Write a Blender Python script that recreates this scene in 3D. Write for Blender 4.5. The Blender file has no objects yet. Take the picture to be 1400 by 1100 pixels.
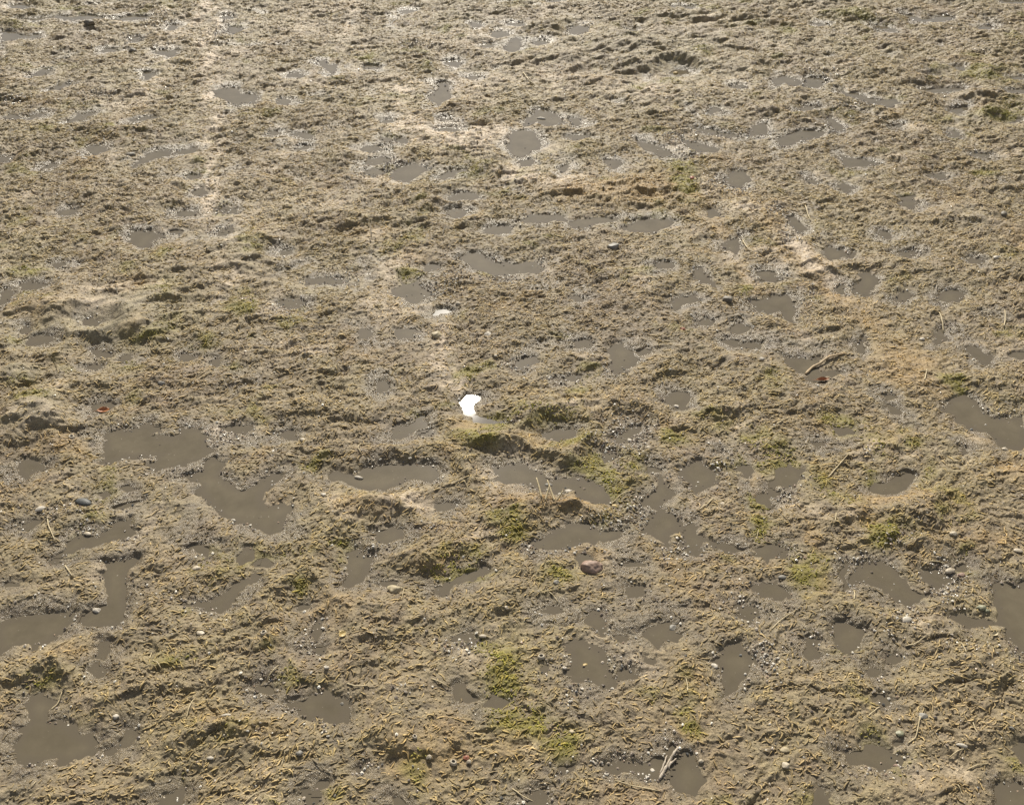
import bpy, bmesh, math, random
import numpy as np
from mathutils import Vector

# ---------------------------------------------------------------- camera numbers
W, H = 1400.0, 1100.0
CAM_H = 1.6
PITCH = math.radians(40.0)
HFOV = math.radians(55.0)
F = 0.5 * W / math.tan(HFOV / 2)
SP, CP = math.sin(PITCH), math.cos(PITCH)


def g(px, py, z=0.0):
    """photo pixel (1400x1100) -> point of the ground plane"""
    a = (px - W / 2) / F
    b = (H / 2 - py) / F
    dx, dy, dz = a, CP + b * SP, -SP + b * CP
    t = (z - CAM_H) / dz
    return dx * t, dy * t


def px_size(py, n=1.0):
    """metres covered by n photo pixels (horizontal) at row py"""
    return abs(g(700 + n, py)[0] - g(700, py)[0])


# ---------------------------------------------------------------- noise
RNG = np.random.default_rng(11)
PERM = RNG.permutation(4096)
GRAD = RNG.uniform(0, 2 * np.pi, 4096)
GX = np.cos(GRAD).astype(np.float32)
GY = np.sin(GRAD).astype(np.float32)


def perlin(x, y, seed=0):
    x = x + seed * 17.31
    y = y + seed * 9.77
    xi = np.floor(x).astype(np.int64)
    yi = np.floor(y).astype(np.int64)
    fx = (x - xi).astype(np.float32)
    fy = (y - yi).astype(np.float32)
    u = fx * fx * fx * (fx * (fx * 6 - 15) + 10)
    v = fy * fy * fy * (fy * (fy * 6 - 15) + 10)

    def corner(i, j):
        h = PERM[(PERM[(xi + i) & 4095] + yi + j) & 4095]
        return GX[h] * (fx - i) + GY[h] * (fy - j)
    a = corner(0, 0); b = corner(1, 0); c = corner(0, 1); d = corner(1, 1)
    return ((a * (1 - u) + b * u) * (1 - v) + (c * (1 - u) + d * u) * v) * 1.5


def smooth(a, b, x):
    t = np.clip((x - a) / (b - a), 0, 1)
    return t * t * (3 - 2 * t)


# ---------------------------------------------------------------- digitised puddles
# each line: crop origin (photo px), then outlines in quarter pixels, or ellipses e cx cy rx ry
PUD = """
@0 0
p 0 165 60 175 150 190 230 180 225 205 120 215 0 235
p 95 108 200 105 320 85 400 95 430 85 570 90 560 108 400 115 300 100 180 118
p 600 105 700 88 820 90 790 108 700 115 620 115
p 840 280 970 275 960 310 920 325 900 300 840 300
e 940 155 32 15
e 600 278 58 14
p 170 425 220 380 285 378 280 400 215 420
p 270 500 310 465 360 450 370 470 320 495
p 775 395 850 395 865 410 800 435 780 415
p 1160 500 1230 480 1300 480 1320 515 1400 520 1400 555 1300 580 1250 570 1240 545 1180 530
p 145 640 240 610 230 640 160 655
p 350 680 430 620 530 615 470 650 400 670
p 690 655 850 635 860 650 760 665
p 480 800 570 795 580 820 520 850 480 835
p 740 915 770 870 840 825 920 825 925 855 820 880
p 945 850 980 820 1080 815 1060 835 1000 850
p 210 930 270 895 325 895 260 925
p 0 860 60 860 40 890 0 890
e 1280 165 45 18
e 1245 95 28 15
e 740 220 35 15
e 1050 970 30 20
e 1090 1050 45 20
e 100 38 60 12
e 60 640 50 16
@350 0
e 825 65 45 14
p 330 335 380 325 400 360 450 350 440 385 410 415 380 375 340 360
e 630 370 50 12
e 1200 140 35 15
e 1330 190 60 20
e 1265 250 38 15
e 1075 350 45 20
e 1190 425 40 15
p 940 530 990 480 980 455 1040 450 1065 500 1070 530 1000 585 970 560
e 265 745 42 22
e 260 810 32 12
e 215 415 32 15
e 720 665 35 12
e 1040 655 45 15
e 1050 710 60 13
e 710 765 34 18
e 787 772 34 18
e 630 817 46 24
p 565 900 620 865 700 855 750 870 730 890 650 905
p 590 935 640 920 700 925 720 945 650 970 600 960
p 740 960 780 910 880 895 940 930 900 960 830 1000 750 985
p 985 970 1060 935 1150 920 1140 940 1080 965 1020 985
p 1040 1080 1130 1055 1180 1060 1220 1085 1150 1100 1060 1100
e 150 555 50 15
e 100 730 40 12
@700 0
e 10 250 50 38
p 305 160 360 140 430 145 420 175 365 192 320 185
e 665 167 35 12
e 25 135 45 12
e 930 40 75 12
e 230 5 45 10
e 160 235 42 10
p 850 400 890 380 960 385 970 405 900 420
p 145 600 200 610 270 640 275 680 200 690 130 670 60 690 90 650
p 0 720 60 705 120 720 160 800 120 830 60 860 0 860 -20 790
p 310 650 360 640 400 680 360 705 325 680
e 360 750 60 14
p 30 885 100 875 130 890 60 910
p 690 770 760 780 800 800 880 830 920 865 830 865 760 835 710 820
p 940 765 1000 780 1060 800 1130 815 1110 830 1040 840 960 800
p 1000 700 1070 705 1140 720 1260 745 1180 755 1080 735 1020 720
p 1310 685 1400 665 1400 740 1300 745
p 500 880 560 875 610 900 560 925 520 905
p 260 925 290 900 330 895 310 925 270 945
p 1160 980 1220 935 1280 945 1300 1000 1260 1025 1190 1020
e 1110 605 32 15
e 1240 475 38 12
@1050 0
p 720 80 790 85 870 110 960 85 1020 95 990 115 900 125 800 120
p 555 135 640 145 720 165 690 180 600 165
e 1340 10 70 12
e 1190 155 38 12
e 290 135 42 12
e 1055 375 35 15
p 20 440 90 420 160 435 185 462 150 475 100 455 40 475
p 195 455 210 425 290 430 330 450 270 485 200 480
p 370 485 440 510 540 530 600 550 700 545 720 565 660 585 580 570 500 545 400 510
p 140 605 220 575 280 590 220 610
p 300 650 350 640 430 710 390 730 340 700
p 55 770 110 735 200 715 300 720 290 750 200 765 110 795 60 800
p 370 840 440 865 520 870 610 895 530 915 430 910
p 830 490 930 485 980 478 1080 490 1000 510 900 515
p 1280 485 1400 490 1400 510 1320 508
p 1010 590 1090 590 1080 610 1030 630 1000 615
p 1090 840 1150 830 1220 845 1210 865 1140 860
p 1290 680 1370 655 1400 655 1350 680
p 200 985 240 975 290 1000 270 1015
p 380 1020 420 1005 460 1030 430 1055
e 930 965 42 14
e 1370 430 45 10
e 1010 735 30 20
e 770 1085 52 14
e 700 690 40 14
e 900 410 38 10
@0 275
p 310 75 350 45 430 38 400 70 330 85
p 955 60 1020 52 1080 60 1060 85 1000 85
p 700 190 730 165 840 170 890 190 830 220 800 250 750 260 710 225
p 905 165 960 155 1020 165 990 185 930 185
p 110 455 190 448 235 465 180 485 120 480
p 0 500 60 495 70 530 10 560 0 560
p 460 650 500 640 550 665 520 685 470 680
p 150 770 200 740 280 745 270 770 180 785
p 500 830 560 820 600 850 530 865
p 485 910 520 885 570 900 530 925
e 690 855 42 15
e 1250 50 45 15
e 1235 165 50 20
e 1015 855 35 12
e 330 345 42 10
e 1180 885 32 14
e 130 710 32 20
@350 275
p 1030 60 1090 35 1160 60 1120 85 1060 95
p 1240 160 1300 140 1400 145 1380 175 1300 180
p 1110 310 1160 280 1230 285 1290 330 1400 345 1460 345 1530 325 1580 350 1570 385 1460 400 1400 405 1290 400 1200 370 1140 340
p 740 480 800 450 880 450 960 500 950 535 890 565 820 535 760 510
p 270 430 350 415 450 425 490 440 430 465 330 445 290 460
p 765 710 840 690 880 710 860 745 790 750
W 940 620 980 590 1030 580 1080 603 1000 628 960 637
e 590 725 30 25
e 160 285 36 15
e 190 560 50 32
e 690 1020 35 28
e 960 365 50 18
@700 275
p 20 120 90 80 180 75 300 85 280 105 150 115
p 300 115 400 90 500 85 600 90 580 110 470 125 390 150 330 140
p 600 150 680 110 760 95 830 100 890 115 850 150 780 170 650 165
p 1150 235 1200 215 1245 190 1250 240 1220 290 1170 265
p 985 390 1030 370 1060 425 1110 465 1030 450
p 320 530 350 515 400 540 370 555
p 870 555 920 525 1000 520 1010 550 930 570 900 605 880 590
p 1010 650 1060 635 1100 655 1080 680 1030 675
p 340 775 400 760 450 780 430 810 380 805
p 530 810 570 795 600 785 650 820 670 880 620 920 570 940 530 905 540 860
p 670 820 740 800 760 820 700 845
p 20 880 120 850 130 870 60 920 20 910
p 240 975 330 955 390 965 330 985
p 850 1060 900 1040 950 1050 965 1090 935 1130 880 1140 845 1100
p 1340 390 1400 380 1450 400 1420 440 1350 410
e 840 352 60 14
e 1095 70 35 30
e 1240 700 40 25
e 1200 770 50 15
e 1320 790 45 15
@1050 275
p -90 550 0 540 50 515 110 520 160 610 150 670 110 650 60 600 0 610 -60 600
e 20 430 50 22
p 120 95 160 90 210 150 180 175 130 140
p 290 260 350 250 430 285 400 320 330 320
e 450 300 30 14
p 470 490 510 460 500 400 540 390 590 420 580 470 540 520 490 505
e 395 482 32 20
p 710 510 760 480 790 505 750 560 715 545
p 930 530 960 495 1040 500 1070 515 1030 550 970 565
p 720 280 780 275 810 285 790 310 740 300
e 640 185 36 15
e 780 15 50 20
p 910 780 930 700 990 700 960 750 930 790
p 1090 800 1150 815 1220 860 1190 890 1130 860
p 90 865 180 855 290 860 270 900 300 965 240 985 205 950 150 930
p 305 940 350 925 410 935 350 965
p 490 800 530 760 510 820 500 830
p 630 1070 700 1060 720 1080 650 1095
e 1370 840 50 20
e 1130 330 40 12
@0 550
p 490 20 560 0 640 10 600 35 520 55
p 550 320 580 240 570 180 620 160 700 165 820 125 860 150 840 180 930 200 990 170 980 145 1100 155 1140 180 1130 240 1160 270 1100 310 1000 345 850 380 830 340 870 290 780 290 700 300 600 330
p 1170 295 1230 340 1190 400 1250 450 1320 480 1400 450 1480 395 1520 420 1470 450 1420 500 1440 570 1590 560 1600 590 1540 640 1550 710 1490 730 1400 690 1330 665 1220 620 1150 540 1100 490 1110 460 1020 410 1100 385 1120 330
p 1200 140 1330 120 1390 130 1350 180 1290 170
p 110 340 130 310 190 330 250 350 190 380 150 405 120 390
p 545 500 590 490 620 505 570 520
p 620 580 700 540 760 540 720 570 650 590
p 330 830 370 770 440 720 530 740 640 670 700 645 710 700 760 720 690 745 600 760 530 790 470 780 400 820
p 270 870 320 850 330 880 280 890
p 580 870 650 860 740 860 690 930 700 1000 680 1080 690 1180 660 1210 570 1222 460 1225 440 1190 470 1150 570 1110
p 0 1205 100 1175 200 1160 300 1160 400 1125 425 1150 400 1190 370 1240 280 1295 200 1350 165 1340 120 1325 40 1345 0 1370
p 1060 800 1100 785 1150 800 1130 850 1080 830
p 1280 840 1350 800 1400 820 1390 880 1310 880
p 1000 1115 1190 1070 1300 1000 1400 950 1400 970 1330 1020 1250 1090 1200 1150 1130 1120
e 60 1000 50 14
e 160 670 42 20
e 690 470 42 14
@350 550
p 390 400 450 385 550 400 600 370 750 340 880 335 960 350 1010 400 960 435 820 425 740 460 690 480 600 470 550 465 480 440 400 430
p 740 150 850 125 900 85 920 140 860 170 800 190 740 195
p 980 565 1040 545 1085 575 1040 600 990 595
e 930 172 40 14
p 650 710 720 690 800 705 780 740 730 780 660 770
p 480 820 540 805 640 850 600 900 620 940 560 990 500 990 490 900
p 950 1020 1030 1000 1100 960 1200 930 1260 910 1230 940 1150 985 1080 1010 1010 1050
e 40 880 42 20
e 730 990 40 20
e 180 180 42 14
@520 480
W 432 262 470 240 510 232 545 240 560 262 530 290 514 315 520 345 560 365 620 375 680 380 690 400 640 405 560 400 520 390 480 362 445 345 440 300
@700 550
p 170 180 230 150 330 155 330 185 260 210 190 205
p -90 370 0 345 90 360 180 395 190 430 280 420 400 440 460 440 530 500 540 550 460 540 380 520 330 490 260 500 210 470 100 460 50 450 0 445 -70 430
p 540 200 600 150 650 125 700 140 660 180 660 230 600 235
p 500 280 560 270 580 300 530 330 490 350
p 930 370 1010 310 1040 340 1110 400 1100 450 1050 470 1000 490 980 440 940 410
p 1110 250 1150 270 1120 290
p 1240 360 1310 350 1330 380 1280 410
p 1330 510 1400 500 1400 560 1340 545
p 720 550 790 470 820 410 850 450 880 500 820 545 780 590 730 580
p 740 700 760 630 820 600 890 620 910 690 830 720 840 780 790 740
p 930 680 990 660 1000 720 1040 760 1010 830 950 800
p 110 790 200 730 300 670 360 665 440 700 580 700 600 730 500 760 400 770 320 800 200 815 130 810
p 350 850 400 840 430 860 430 900 370 890
p 1050 760 1200 770 1260 800 1200 820 1120 790
e 780 372 40 18
e 680 1042 50 24
e 680 892 50 14
e 1380 820 60 38
@1050 550
p 960 40 1010 -10 1080 -30 1140 -5 1170 40 1260 90 1400 80 1400 250 1280 245 1270 210 1190 170 1110 140 1050 120
p 640 10 700 20 720 50 680 65
p 375 145 420 140 450 165 400 180
p 235 230 260 215 300 225 270 250
p 1050 250 1085 255 1070 280
p 30 370 110 355 180 370 180 420 150 460 80 480 30 450
p 0 465 60 490 60 520 0 520
p 540 480 590 430 660 430 730 400 790 410 790 450 740 480 690 505 590 505
p 0 780 60 790 110 825 60 850 0 860
p 420 870 450 900 430 1000 470 970 520 900 580 880 680 890 720 960 780 1020 860 1050 830 1090 750 1100 680 1060 600 1000 520 980 470 1000 420 1030
p 850 930 900 920 960 940 1010 980 930 1010 860 960
p 1220 1000 1290 980 1400 1000 1480 1000 1480 1370 1380 1360 1320 1300 1300 1240 1260 1200 1250 1100
e 20 1030 80 50
e 1060 910 42 20
@0 825
p 165 560 190 500 240 510 290 540 310 530 270 600 250 640 340 650 400 690 450 730 500 745 530 780 480 820 420 845 370 870 300 850 240 870 210 890 180 860 90 860 70 820 100 740 140 680 180 640
p 540 210 590 215 610 270 560 320 530 300
e 520 365 30 30
p 690 690 730 680 775 720 740 770 690 790 660 750
p 1375 460 1470 435 1530 490 1490 505 1400 490
p 860 1120 900 1060 990 1010 960 1060 980 1120
e 600 820 36 12
@350 825
p 185 545 260 520 340 490 380 470 400 520 470 535 480 570 470 640 410 650 370 620 330 600 280 640 240 600
p 320 110 350 90 360 160 340 210 310 150
e 350 250 32 26
p 1095 180 1140 165 1210 200 1180 220 1110 200
p 1090 450 1130 435 1170 480 1220 520 1150 515 1090 530 1080 500
p 730 1060 770 1045 830 1090 800 1130 740 1130
e 1310 540 50 22
e 260 20 32 20
e 590 915 28 18
e 360 1000 32 26
e 300 1065 60 30
@700 825
p 400 100 470 55 510 100 530 160 490 170 440 130
p 330 210 380 210 440 240 490 280 530 350 545 380 540 440 500 470 420 430 330 420 290 390 310 340 340 310 320 260
p 570 370 630 360 670 385 640 405 575 400
p 710 160 780 130 840 85 880 130 870 155 930 170 920 195 850 210 800 250 760 220
p 1230 20 1290 10 1350 30 1370 60 1300 105 1240 70
p 1120 310 1170 230 1230 230 1290 280 1330 320 1300 360 1260 400 1240 470 1180 490 1150 440 1150 380
p 515 880 620 885 700 890 780 850 860 860 840 910 800 960 760 940 700 930 620 920 520 910
p 820 800 870 770 890 810 850 850 830 840
p 880 860 930 810 990 830 1020 890 1080 970 1040 1010 1010 1060 930 1040 890 970
p 90 1110 150 1050 200 1085 200 1120
e 180 362 40 28
e 590 187 42 14
e 210 42 50 14
e 290 900 40 18
e 760 312 42 12
@1050 825
p 370 160 400 125 470 120 515 150 520 210 480 250 410 280 380 240 360 200
p 205 220 240 190 290 200 270 240 290 280 240 315 205 290
p 670 300 710 290 740 310 700 330
p 1000 80 1060 60 1120 80 1230 90 1180 110 1100 125 1040 100
p 420 810 500 800 520 770 600 770 640 800 720 840 760 850 740 880 680 890 600 915 540 890 450 870
p 245 1050 280 1005 320 1060 350 1120 240 1120
p 1310 790 1360 755 1480 755 1480 880 1400 880 1360 830
p 1270 1010 1480 1005 1480 1140 1280 1140
e 640 525 32 14
e 700 762 32 15
e 580 372 32 18
"""
puddles = []          # (kind, photo polygon, world polygon)
ox = oy = 0
for line in PUD.strip().splitlines():
    t = line.split()
    if t[0][0] == '@':
        ox, oy = float(t[0][1:]), float(t[1]); continue
    v = [float(k) for k in t[1:]]
    if t[0] == 'e':
        cx, cy, rx, ry = v
        v = []
        for k in range(14):
            a = 2 * math.pi * k / 14
            r = 1 + 0.16 * math.sin(2 * a + cx) + 0.12 * math.sin(3 * a + cy)
            v += [cx + rx * r * math.cos(a), cy + ry * r * math.sin(a)]
    pts = [(ox + v[i] / 4, oy + v[i + 1] / 4) for i in range(0, len(v), 2)]
    wp = np.array([g(*q) for q in pts])
    puddles.append((t[0], pts, wp))


def poly_sdf(x, y, poly):
    """signed distance, negative inside"""
    n = len(poly)
    d = np.full(x.shape, 1e9)
    inside = np.zeros(x.shape, bool)
    for i in range(n):
        ax, ay = poly[i]; bx, by = poly[(i + 1) % n]
        ex, ey = bx - ax, by - ay
        L = ex * ex + ey * ey + 1e-12
        t = np.clip(((x - ax) * ex + (y - ay) * ey) / L, 0, 1)
        qx, qy = x - ax - t * ex, y - ay - t * ey
        d = np.minimum(d, qx * qx + qy * qy)
        if ay != by:
            c = ((ay > y) != (by > y)) & (x < (bx - ax) * (y - ay) / (by - ay) + ax)
            inside ^= c
    d = np.sqrt(d)
    return np.where(inside, -d, d)


# ---------------------------------------------------------------- soft spots of colour and relief, photo px
MOSS = """930 235 14 14 1;940 262 12 12 .9;345 345 16 8 .8;330 430 14 8 1;420 640 20 8 .6;200 470 30 8 .6;20 470 20 8 .6;670 905 18 22 1;735 1000 18 18 1;690 960 18 22 1.1;680 580 25 10 .9;820 640 14 14 1;1035 690 12 16 .9;1120 770 12 14 .9;40 370 20 8 1;230 350 15 8 .8;340 325 20 12 .6;335 415 18 14 1;225 400 20 12 .8;235 450 25 15 .5;25 525 25 12 .5;50 560 20 18 .7;
280 475 15 10 .8;497 80 10 6 1;510 85 10 5 1;565 376 18 8 1;650 235 35 10 .7;530 345 15 8 .6;640 520 15 12 .8;740 570 50 12 .9;650 603 28 14 1;
780 605 40 10 .8;800 640 25 12 1;840 665 25 35 .8;690 715 20 18 1;600 782 25 12 1;645 787 25 8 .8;700 735 20 15 .7;765 790 20 18 .9;470 745 12 10 1;
410 805 12 18 .8;690 930 25 35 1.2;715 975 25 25 1.2;765 1020 22 20 1.1;650 880 15 12 .8;935 250 18 30 .8;1060 625 35 18 1;1030 600 22 18 .7;1045 725 18 25 1;
1140 575 20 10 .9;1172 590 30 12 .7;1205 615 25 12 .8;1190 655 15 14 .9;1215 733 32 12 1.2;1192 735 10 12 1.4;1125 665 12 18 1;1160 690 18 12 .8;1095 780 18 28 .9;
920 605 16 16 .8;940 990 12 22 1;1390 150 20 10 .7;1340 97 25 5 1;1345 108 35 5 1;1360 160 28 6 1;1290 166 15 5 .8;1180 28 40 7 .6;1160 20 20 6 .6;
1075 44 14 6 1;955 80 15 6 .7;875 25 12 4 1;870 122 10 5 .9;975 17 12 5 .9;1345 240 12 5 1;1020 400 12 8 1;1305 530 12 12 .9;1380 350 14 10 .5;
50 935 22 14 .8;310 1000 40 12 .7;370 1090 20 10 .6;245 905 30 10 .7;455 1088 10 8 1;1385 1040 14 12 1;1155 890 25 8 .6;150 178 8 5 1.2;62 178 8 7 1;
110 145 20 6 .8;100 14 20 3 1;235 8 12 8 .6;35 36 25 4 .7;610 45 8 5 1;585 95 8 8 .6;980 1095 20 10 .8;870 640 20 20 .6;180 500 20 8 .7;320 505 20 8 .5;1330 80 15 3 .6"""
OCHRE = """972 290 10 14 .9;985 315 10 14 .9;1000 345 10 14 .8;1018 375 10 14 .8;1035 400 12 12 .7;1060 315 14 10 .8;1110 372 14 12 .9;1145 405 14 12 .9;1190 445 20 14 .9;1255 500 22 14 .9;1030 660 10 20 .9;1040 700 10 20 .9;1110 740 10 16 .9;1125 650 10 16 .8;830 262 80 16 1;870 270 50 16 .8;905 250 20 25 .8;945 275 20 25 .7;1000 265 25 12 .6;1050 300 25 20 .7;1090 350 28 20 .9;1130 390 14 22 .9;1165 420 28 18 .8;
1230 485 40 22 .9;1230 515 35 20 .9;1290 535 22 12 .6;1310 572 20 10 1;1350 605 28 14 1;1385 640 28 12 .8;1200 602 40 12 1;1135 592 18 16 1;1215 682 42 12 1;1185 715 16 18 1;
1360 740 30 12 .8;1310 690 18 15 .8;1105 795 14 22 1.1;640 585 18 12 1.1;740 605 50 12 1;750 690 50 12 .8;700 680 30 18 .8;915 597 18 12 1.2;1040 752 10 16 1;
120 620 30 14 .8;70 612 25 10 .8;190 393 24 10 .9;60 425 50 16 .6;120 890 50 14 .7;350 1000 35 12 .7;290 985 30 12 .6;560 1050 40 20 .8;1140 1000 22 14 .7;
930 1008 20 14 1;510 320 30 10 .7;560 357 30 12 .6;690 180 25 12 .7;350 320 28 12 .7;1390 330 20 16 .7;820 760 30 8 .8;750 755 40 8 .8;470 700 20 15 .6;
520 700 35 14 .7;800 690 40 12 .5;600 780 30 15 .5;1300 1080 30 10 .4;860 1085 30 12 .5;30 660 25 14 .6;380 690 20 10 .5;1330 85 40 8 .5;1250 280 60 20 .3"""
PALE = """1090 340 20 10 .8;1110 365 16 10 .8;1135 385 14 10 .7;1000 350 8 12 .5;1025 385 8 12 .5;330 290 60 20 .3;60 580 30 12 .5;140 420 40 10 .6;300 250 60 20 .3;285 10 11 24 1;288 50 11 28 1;286 90 11 24 1;290 130 16 20 1;290 180 10 34 .9;288 230 9 34 .9;288 275 9 24 1;318 330 12 30 .7;318 390 12 30 .7;225 20 10 30 .5;222 90 14 30 .5;
640 120 40 20 .5;420 30 40 20 .4;640 60 60 20 .4;
480 30 10 40 .7;495 80 12 20 .7;545 120 25 16 .7;590 180 35 14 1;630 195 35 14 1;680 185 28 14 .9;550 170 40 20 .6;600 195 25 10 .8;
710 240 28 14 1;760 245 50 12 .7;930 200 30 10 .6;965 260 16 16 .6;1020 290 26 10 .7;1080 325 14 14 1;1110 360 14 14 .8;1135 375 10 10 .8;
540 372 26 20 .8;520 425 30 20 .6;600 480 14 30 1;620 525 14 14 1;640 895 22 14 .9;700 640 40 16 .8;560 690 35 14 .8;150 395 40 8 .5;215 395 20 8 .7;
380 420 25 14 .5;300 595 18 16 .8;780 560 40 10 .6;960 690 20 14 .4;660 735 16 10 .5;450 285 40 14 .4;30 105 30 14 .3;230 60 16 30 .5;200 130 20 20 .5;
500 210 25 8 .5;1000 110 60 14 .3;880 130 60 16 .5;750 110 60 18 .5;690 665 20 10 .5;1260 850 20 16 .5;370 700 20 10 .4;510 250 20 14 .4;1040 900 22 14 .6"""
SMOOTHSPOT = """150 440 120 50 .75;60 380 80 30 .4;870 80 160 50 .3;300 340 60 30 .4;640 690 80 30 .35;430 690 40 20 .4;60 575 36 26 1;30 515 28 12 .8;150 425 50 14 .8;165 458 40 12 .7;830 70 140 50 .45;980 80 80 50 .4;560 980 60 55 .6;560 1060 60 30 .5;1330 305 38 24 .7;
1310 1060 50 22 .5;740 985 24 16 .8;20 1085 40 24 .6;520 700 34 14 .6;740 600 50 12 .8;640 588 20 12 1;915 598 16 12 1;1350 608 28 12 1;1100 795 16 20 1;1230 490 50 30 .6;
330 350 60 30 .4;480 300 70 30 .35;620 500 16 30 .6;1200 602 30 10 .8;780 560 40 10 .6;1165 420 26 16 .8;290 150 14 120 .4;700 640 60 18 .4;320 1040 50 20 .5"""
HUMP = """985 320 8 30 -5;1015 370 8 25 -5;1085 335 10 20 -5;1125 380 10 20 -5;1180 432 16 14 -5;1240 488 18 14 -5;1035 680 8 30 -5;1115 720 8 35 -5;285 60 8 60 -6;288 200 7 80 -5;500 60 8 60 -5;340 640 60 16 10;430 560 60 14 9;980 560 50 12 10;1100 560 40 10 10;60 572 45 28 30;130 430 60 12 20;165 456 60 11 20;20 518 30 14 18;545 628 85 9 15;520 692 40 16 16;620 768 64 22 13;740 570 70 12 12;720 608 80 12 14;
775 680 85 18 20;850 558 60 9 9;310 1000 55 22 11;560 980 70 55 12;1215 695 60 24 18;1060 610 32 15 12;1200 600 50 18 12;1330 615 60 16 11;1325 300 40 18 16;
850 262 85 16 10;1340 98 40 7 14;1250 114 40 4 10;1340 135 20 5 12;1360 158 30 6 12;480 300 60 18 12;350 345 60 24 12;200 375 60 14 10;870 60 60 8 12;960 55 50 8 14;
790 85 50 8 12;830 45 40 6 12;740 40 50 7 9;1000 95 40 8 10;900 90 50 8 12;930 25 50 6 12;1050 25 40 6 9;1165 25 50 5 10;710 80 30 8 8;560 340 50 8 10;
660 235 40 8 9;420 660 50 10 8;210 580 80 10 9;260 640 60 16 9;470 800 50 18 7;930 570 60 12 9;90 450 40 8 8;1140 700 30 18 8;60 920 60 18 5;800 1000 60 30 9;
700 930 30 40 7;1250 920 90 30 6;1240 1080 60 14 8;950 900 60 18 6;400 980 50 12 6;170 690 60 12 8;320 700 60 14 8;640 640 30 10 7"""


def spots(s):
    out = []
    for q in s.replace('\n', '').split(';'):
        if q.strip():
            px, py, rx, ry, a = [float(k) for k in q.split()]
            x, y = g(px, py)
            x2, _ = g(px + rx, py)
            _, ya = g(px, py - ry)
            _, yb = g(px, py + ry)
            out.append((x, y, abs(x2 - x), (ya - yb) / 2, a))
    return out


S_MOSS, S_OCH, S_PALE, S_SMO, S_HUMP = [spots(s) for s in (MOSS, OCHRE, PALE, SMOOTHSPOT, HUMP)]


def windows(y, a, b):
    """row range for a 2D grid with rows of increasing y"""
    r0 = np.searchsorted(y, a); r1 = np.searchsorted(y, b)
    return r0, max(r1, r0)


# ---------------------------------------------------------------- the ground grid
def half_width(y):
    return np.maximum(y * CP + CAM_H * SP, 1.0) * math.tan(HFOV / 2) * 1.12


ys = [0.60]
while ys[-1] < 5.75:
    y = ys[-1]
    ys.append(y + min(0.62 * 0.00102 * (y * y + CAM_H ** 2) / CAM_H, 0.0044))
pre, post = [], []
s, y = 0.0022, ys[0]
while y > -14:
    s *= 1.03 if y > 0.0 else 1.16; y -= s; pre.append(y)
s, y = 0.005, ys[-1]
while y < 70:
    s *= 1.02 if y < 7.5 else 1.14; y += s; post.append(y)
ROWS = np.array(pre[::-1] + ys + post)
NC = 1420
core = np.linspace(-1, 1, NC)
ext = []
s, u = 0.0016, 1.0
while u < 16:
    s *= 1.022 if u < 1.6 else 1.16; u += s; ext.append(u)
ext = np.array(ext)
COLS = np.concatenate([-ext[::-1], core, ext])
HW = half_width(ROWS)
GXX = HW[:, None] * COLS[None, :]
GYY = np.repeat(ROWS[:, None], len(COLS), 1)
cx = np.gradient(COLS)[None, :] * HW[:, None]
cy = np.gradient(ROWS)[:, None]
CELL = np.maximum(cx, cy)
nr, nc = GXX.shape


def fade(lam):
    return smooth(1.6, 3.2, lam / CELL)


def N(lam, seed, x=GXX, y=GYY, ang=0.0, ax=1.0):
    if ang:
        c, s_ = math.cos(ang), math.sin(ang)
        x, y = x * c + y * s_, -x * s_ + y * c
    return perlin(x / (lam * ax), y / lam, seed)


# domain warp shared by shores and folds
WX = N(0.07, 1) * 0.010 + N(0.028, 2) * 0.0055 + N(0.012, 3) * 0.0025
WY = N(0.07, 4) * 0.008 + N(0.028, 5) * 0.0050 + N(0.012, 6) * 0.0025

SDF = np.full((nr, nc), 0.5)
BANK = np.zeros((nr, nc))
prng = random.Random(5)
MARG = 0.13
for kind, pts, wp in puddles:
    x0, y0 = wp.min(0) - MARG; x1, y1 = wp.max(0) + MARG
    r0, r1 = windows(ROWS, y0, y1)
    if r1 - r0 < 2:
        continue
    hw0, hw1 = HW[r0:r1].min(), HW[r0:r1].max()
    lo = min(x0 / hw0, x0 / hw1); hi = max(x1 / hw0, x1 / hw1)
    c0, c1 = np.searchsorted(COLS, lo), np.searchsorted(COLS, hi)
    sl = (slice(r0, r1), slice(c0, c1))
    size = min(1.0, 0.35 + (wp.max(0) - wp.min(0)).min() / 0.10)
    k = size * (0.35 if kind == 'W' else 1.0)
    d = poly_sdf(GXX[sl] + WX[sl] * k, GYY[sl] + WY[sl] * k, wp)
    if kind == 'W': d = d + 0.007
    SDF[sl] = np.minimum(SDF[sl], d)
    ctr = wp.mean(0)
    ry = max((wp[:, 1].max() - wp[:, 1].min()) / 2, 0.015)
    ny = (GYY[sl] - ctr[1]) / ry
    amp = prng.uniform(0.000, 0.006) * size
    BANK[sl] = np.maximum(BANK[sl], amp * smooth(0.2, 1.0, ny) * smooth(0.0, 0.016, d) * (1 - smooth(0.03, 0.10, d)))


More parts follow.
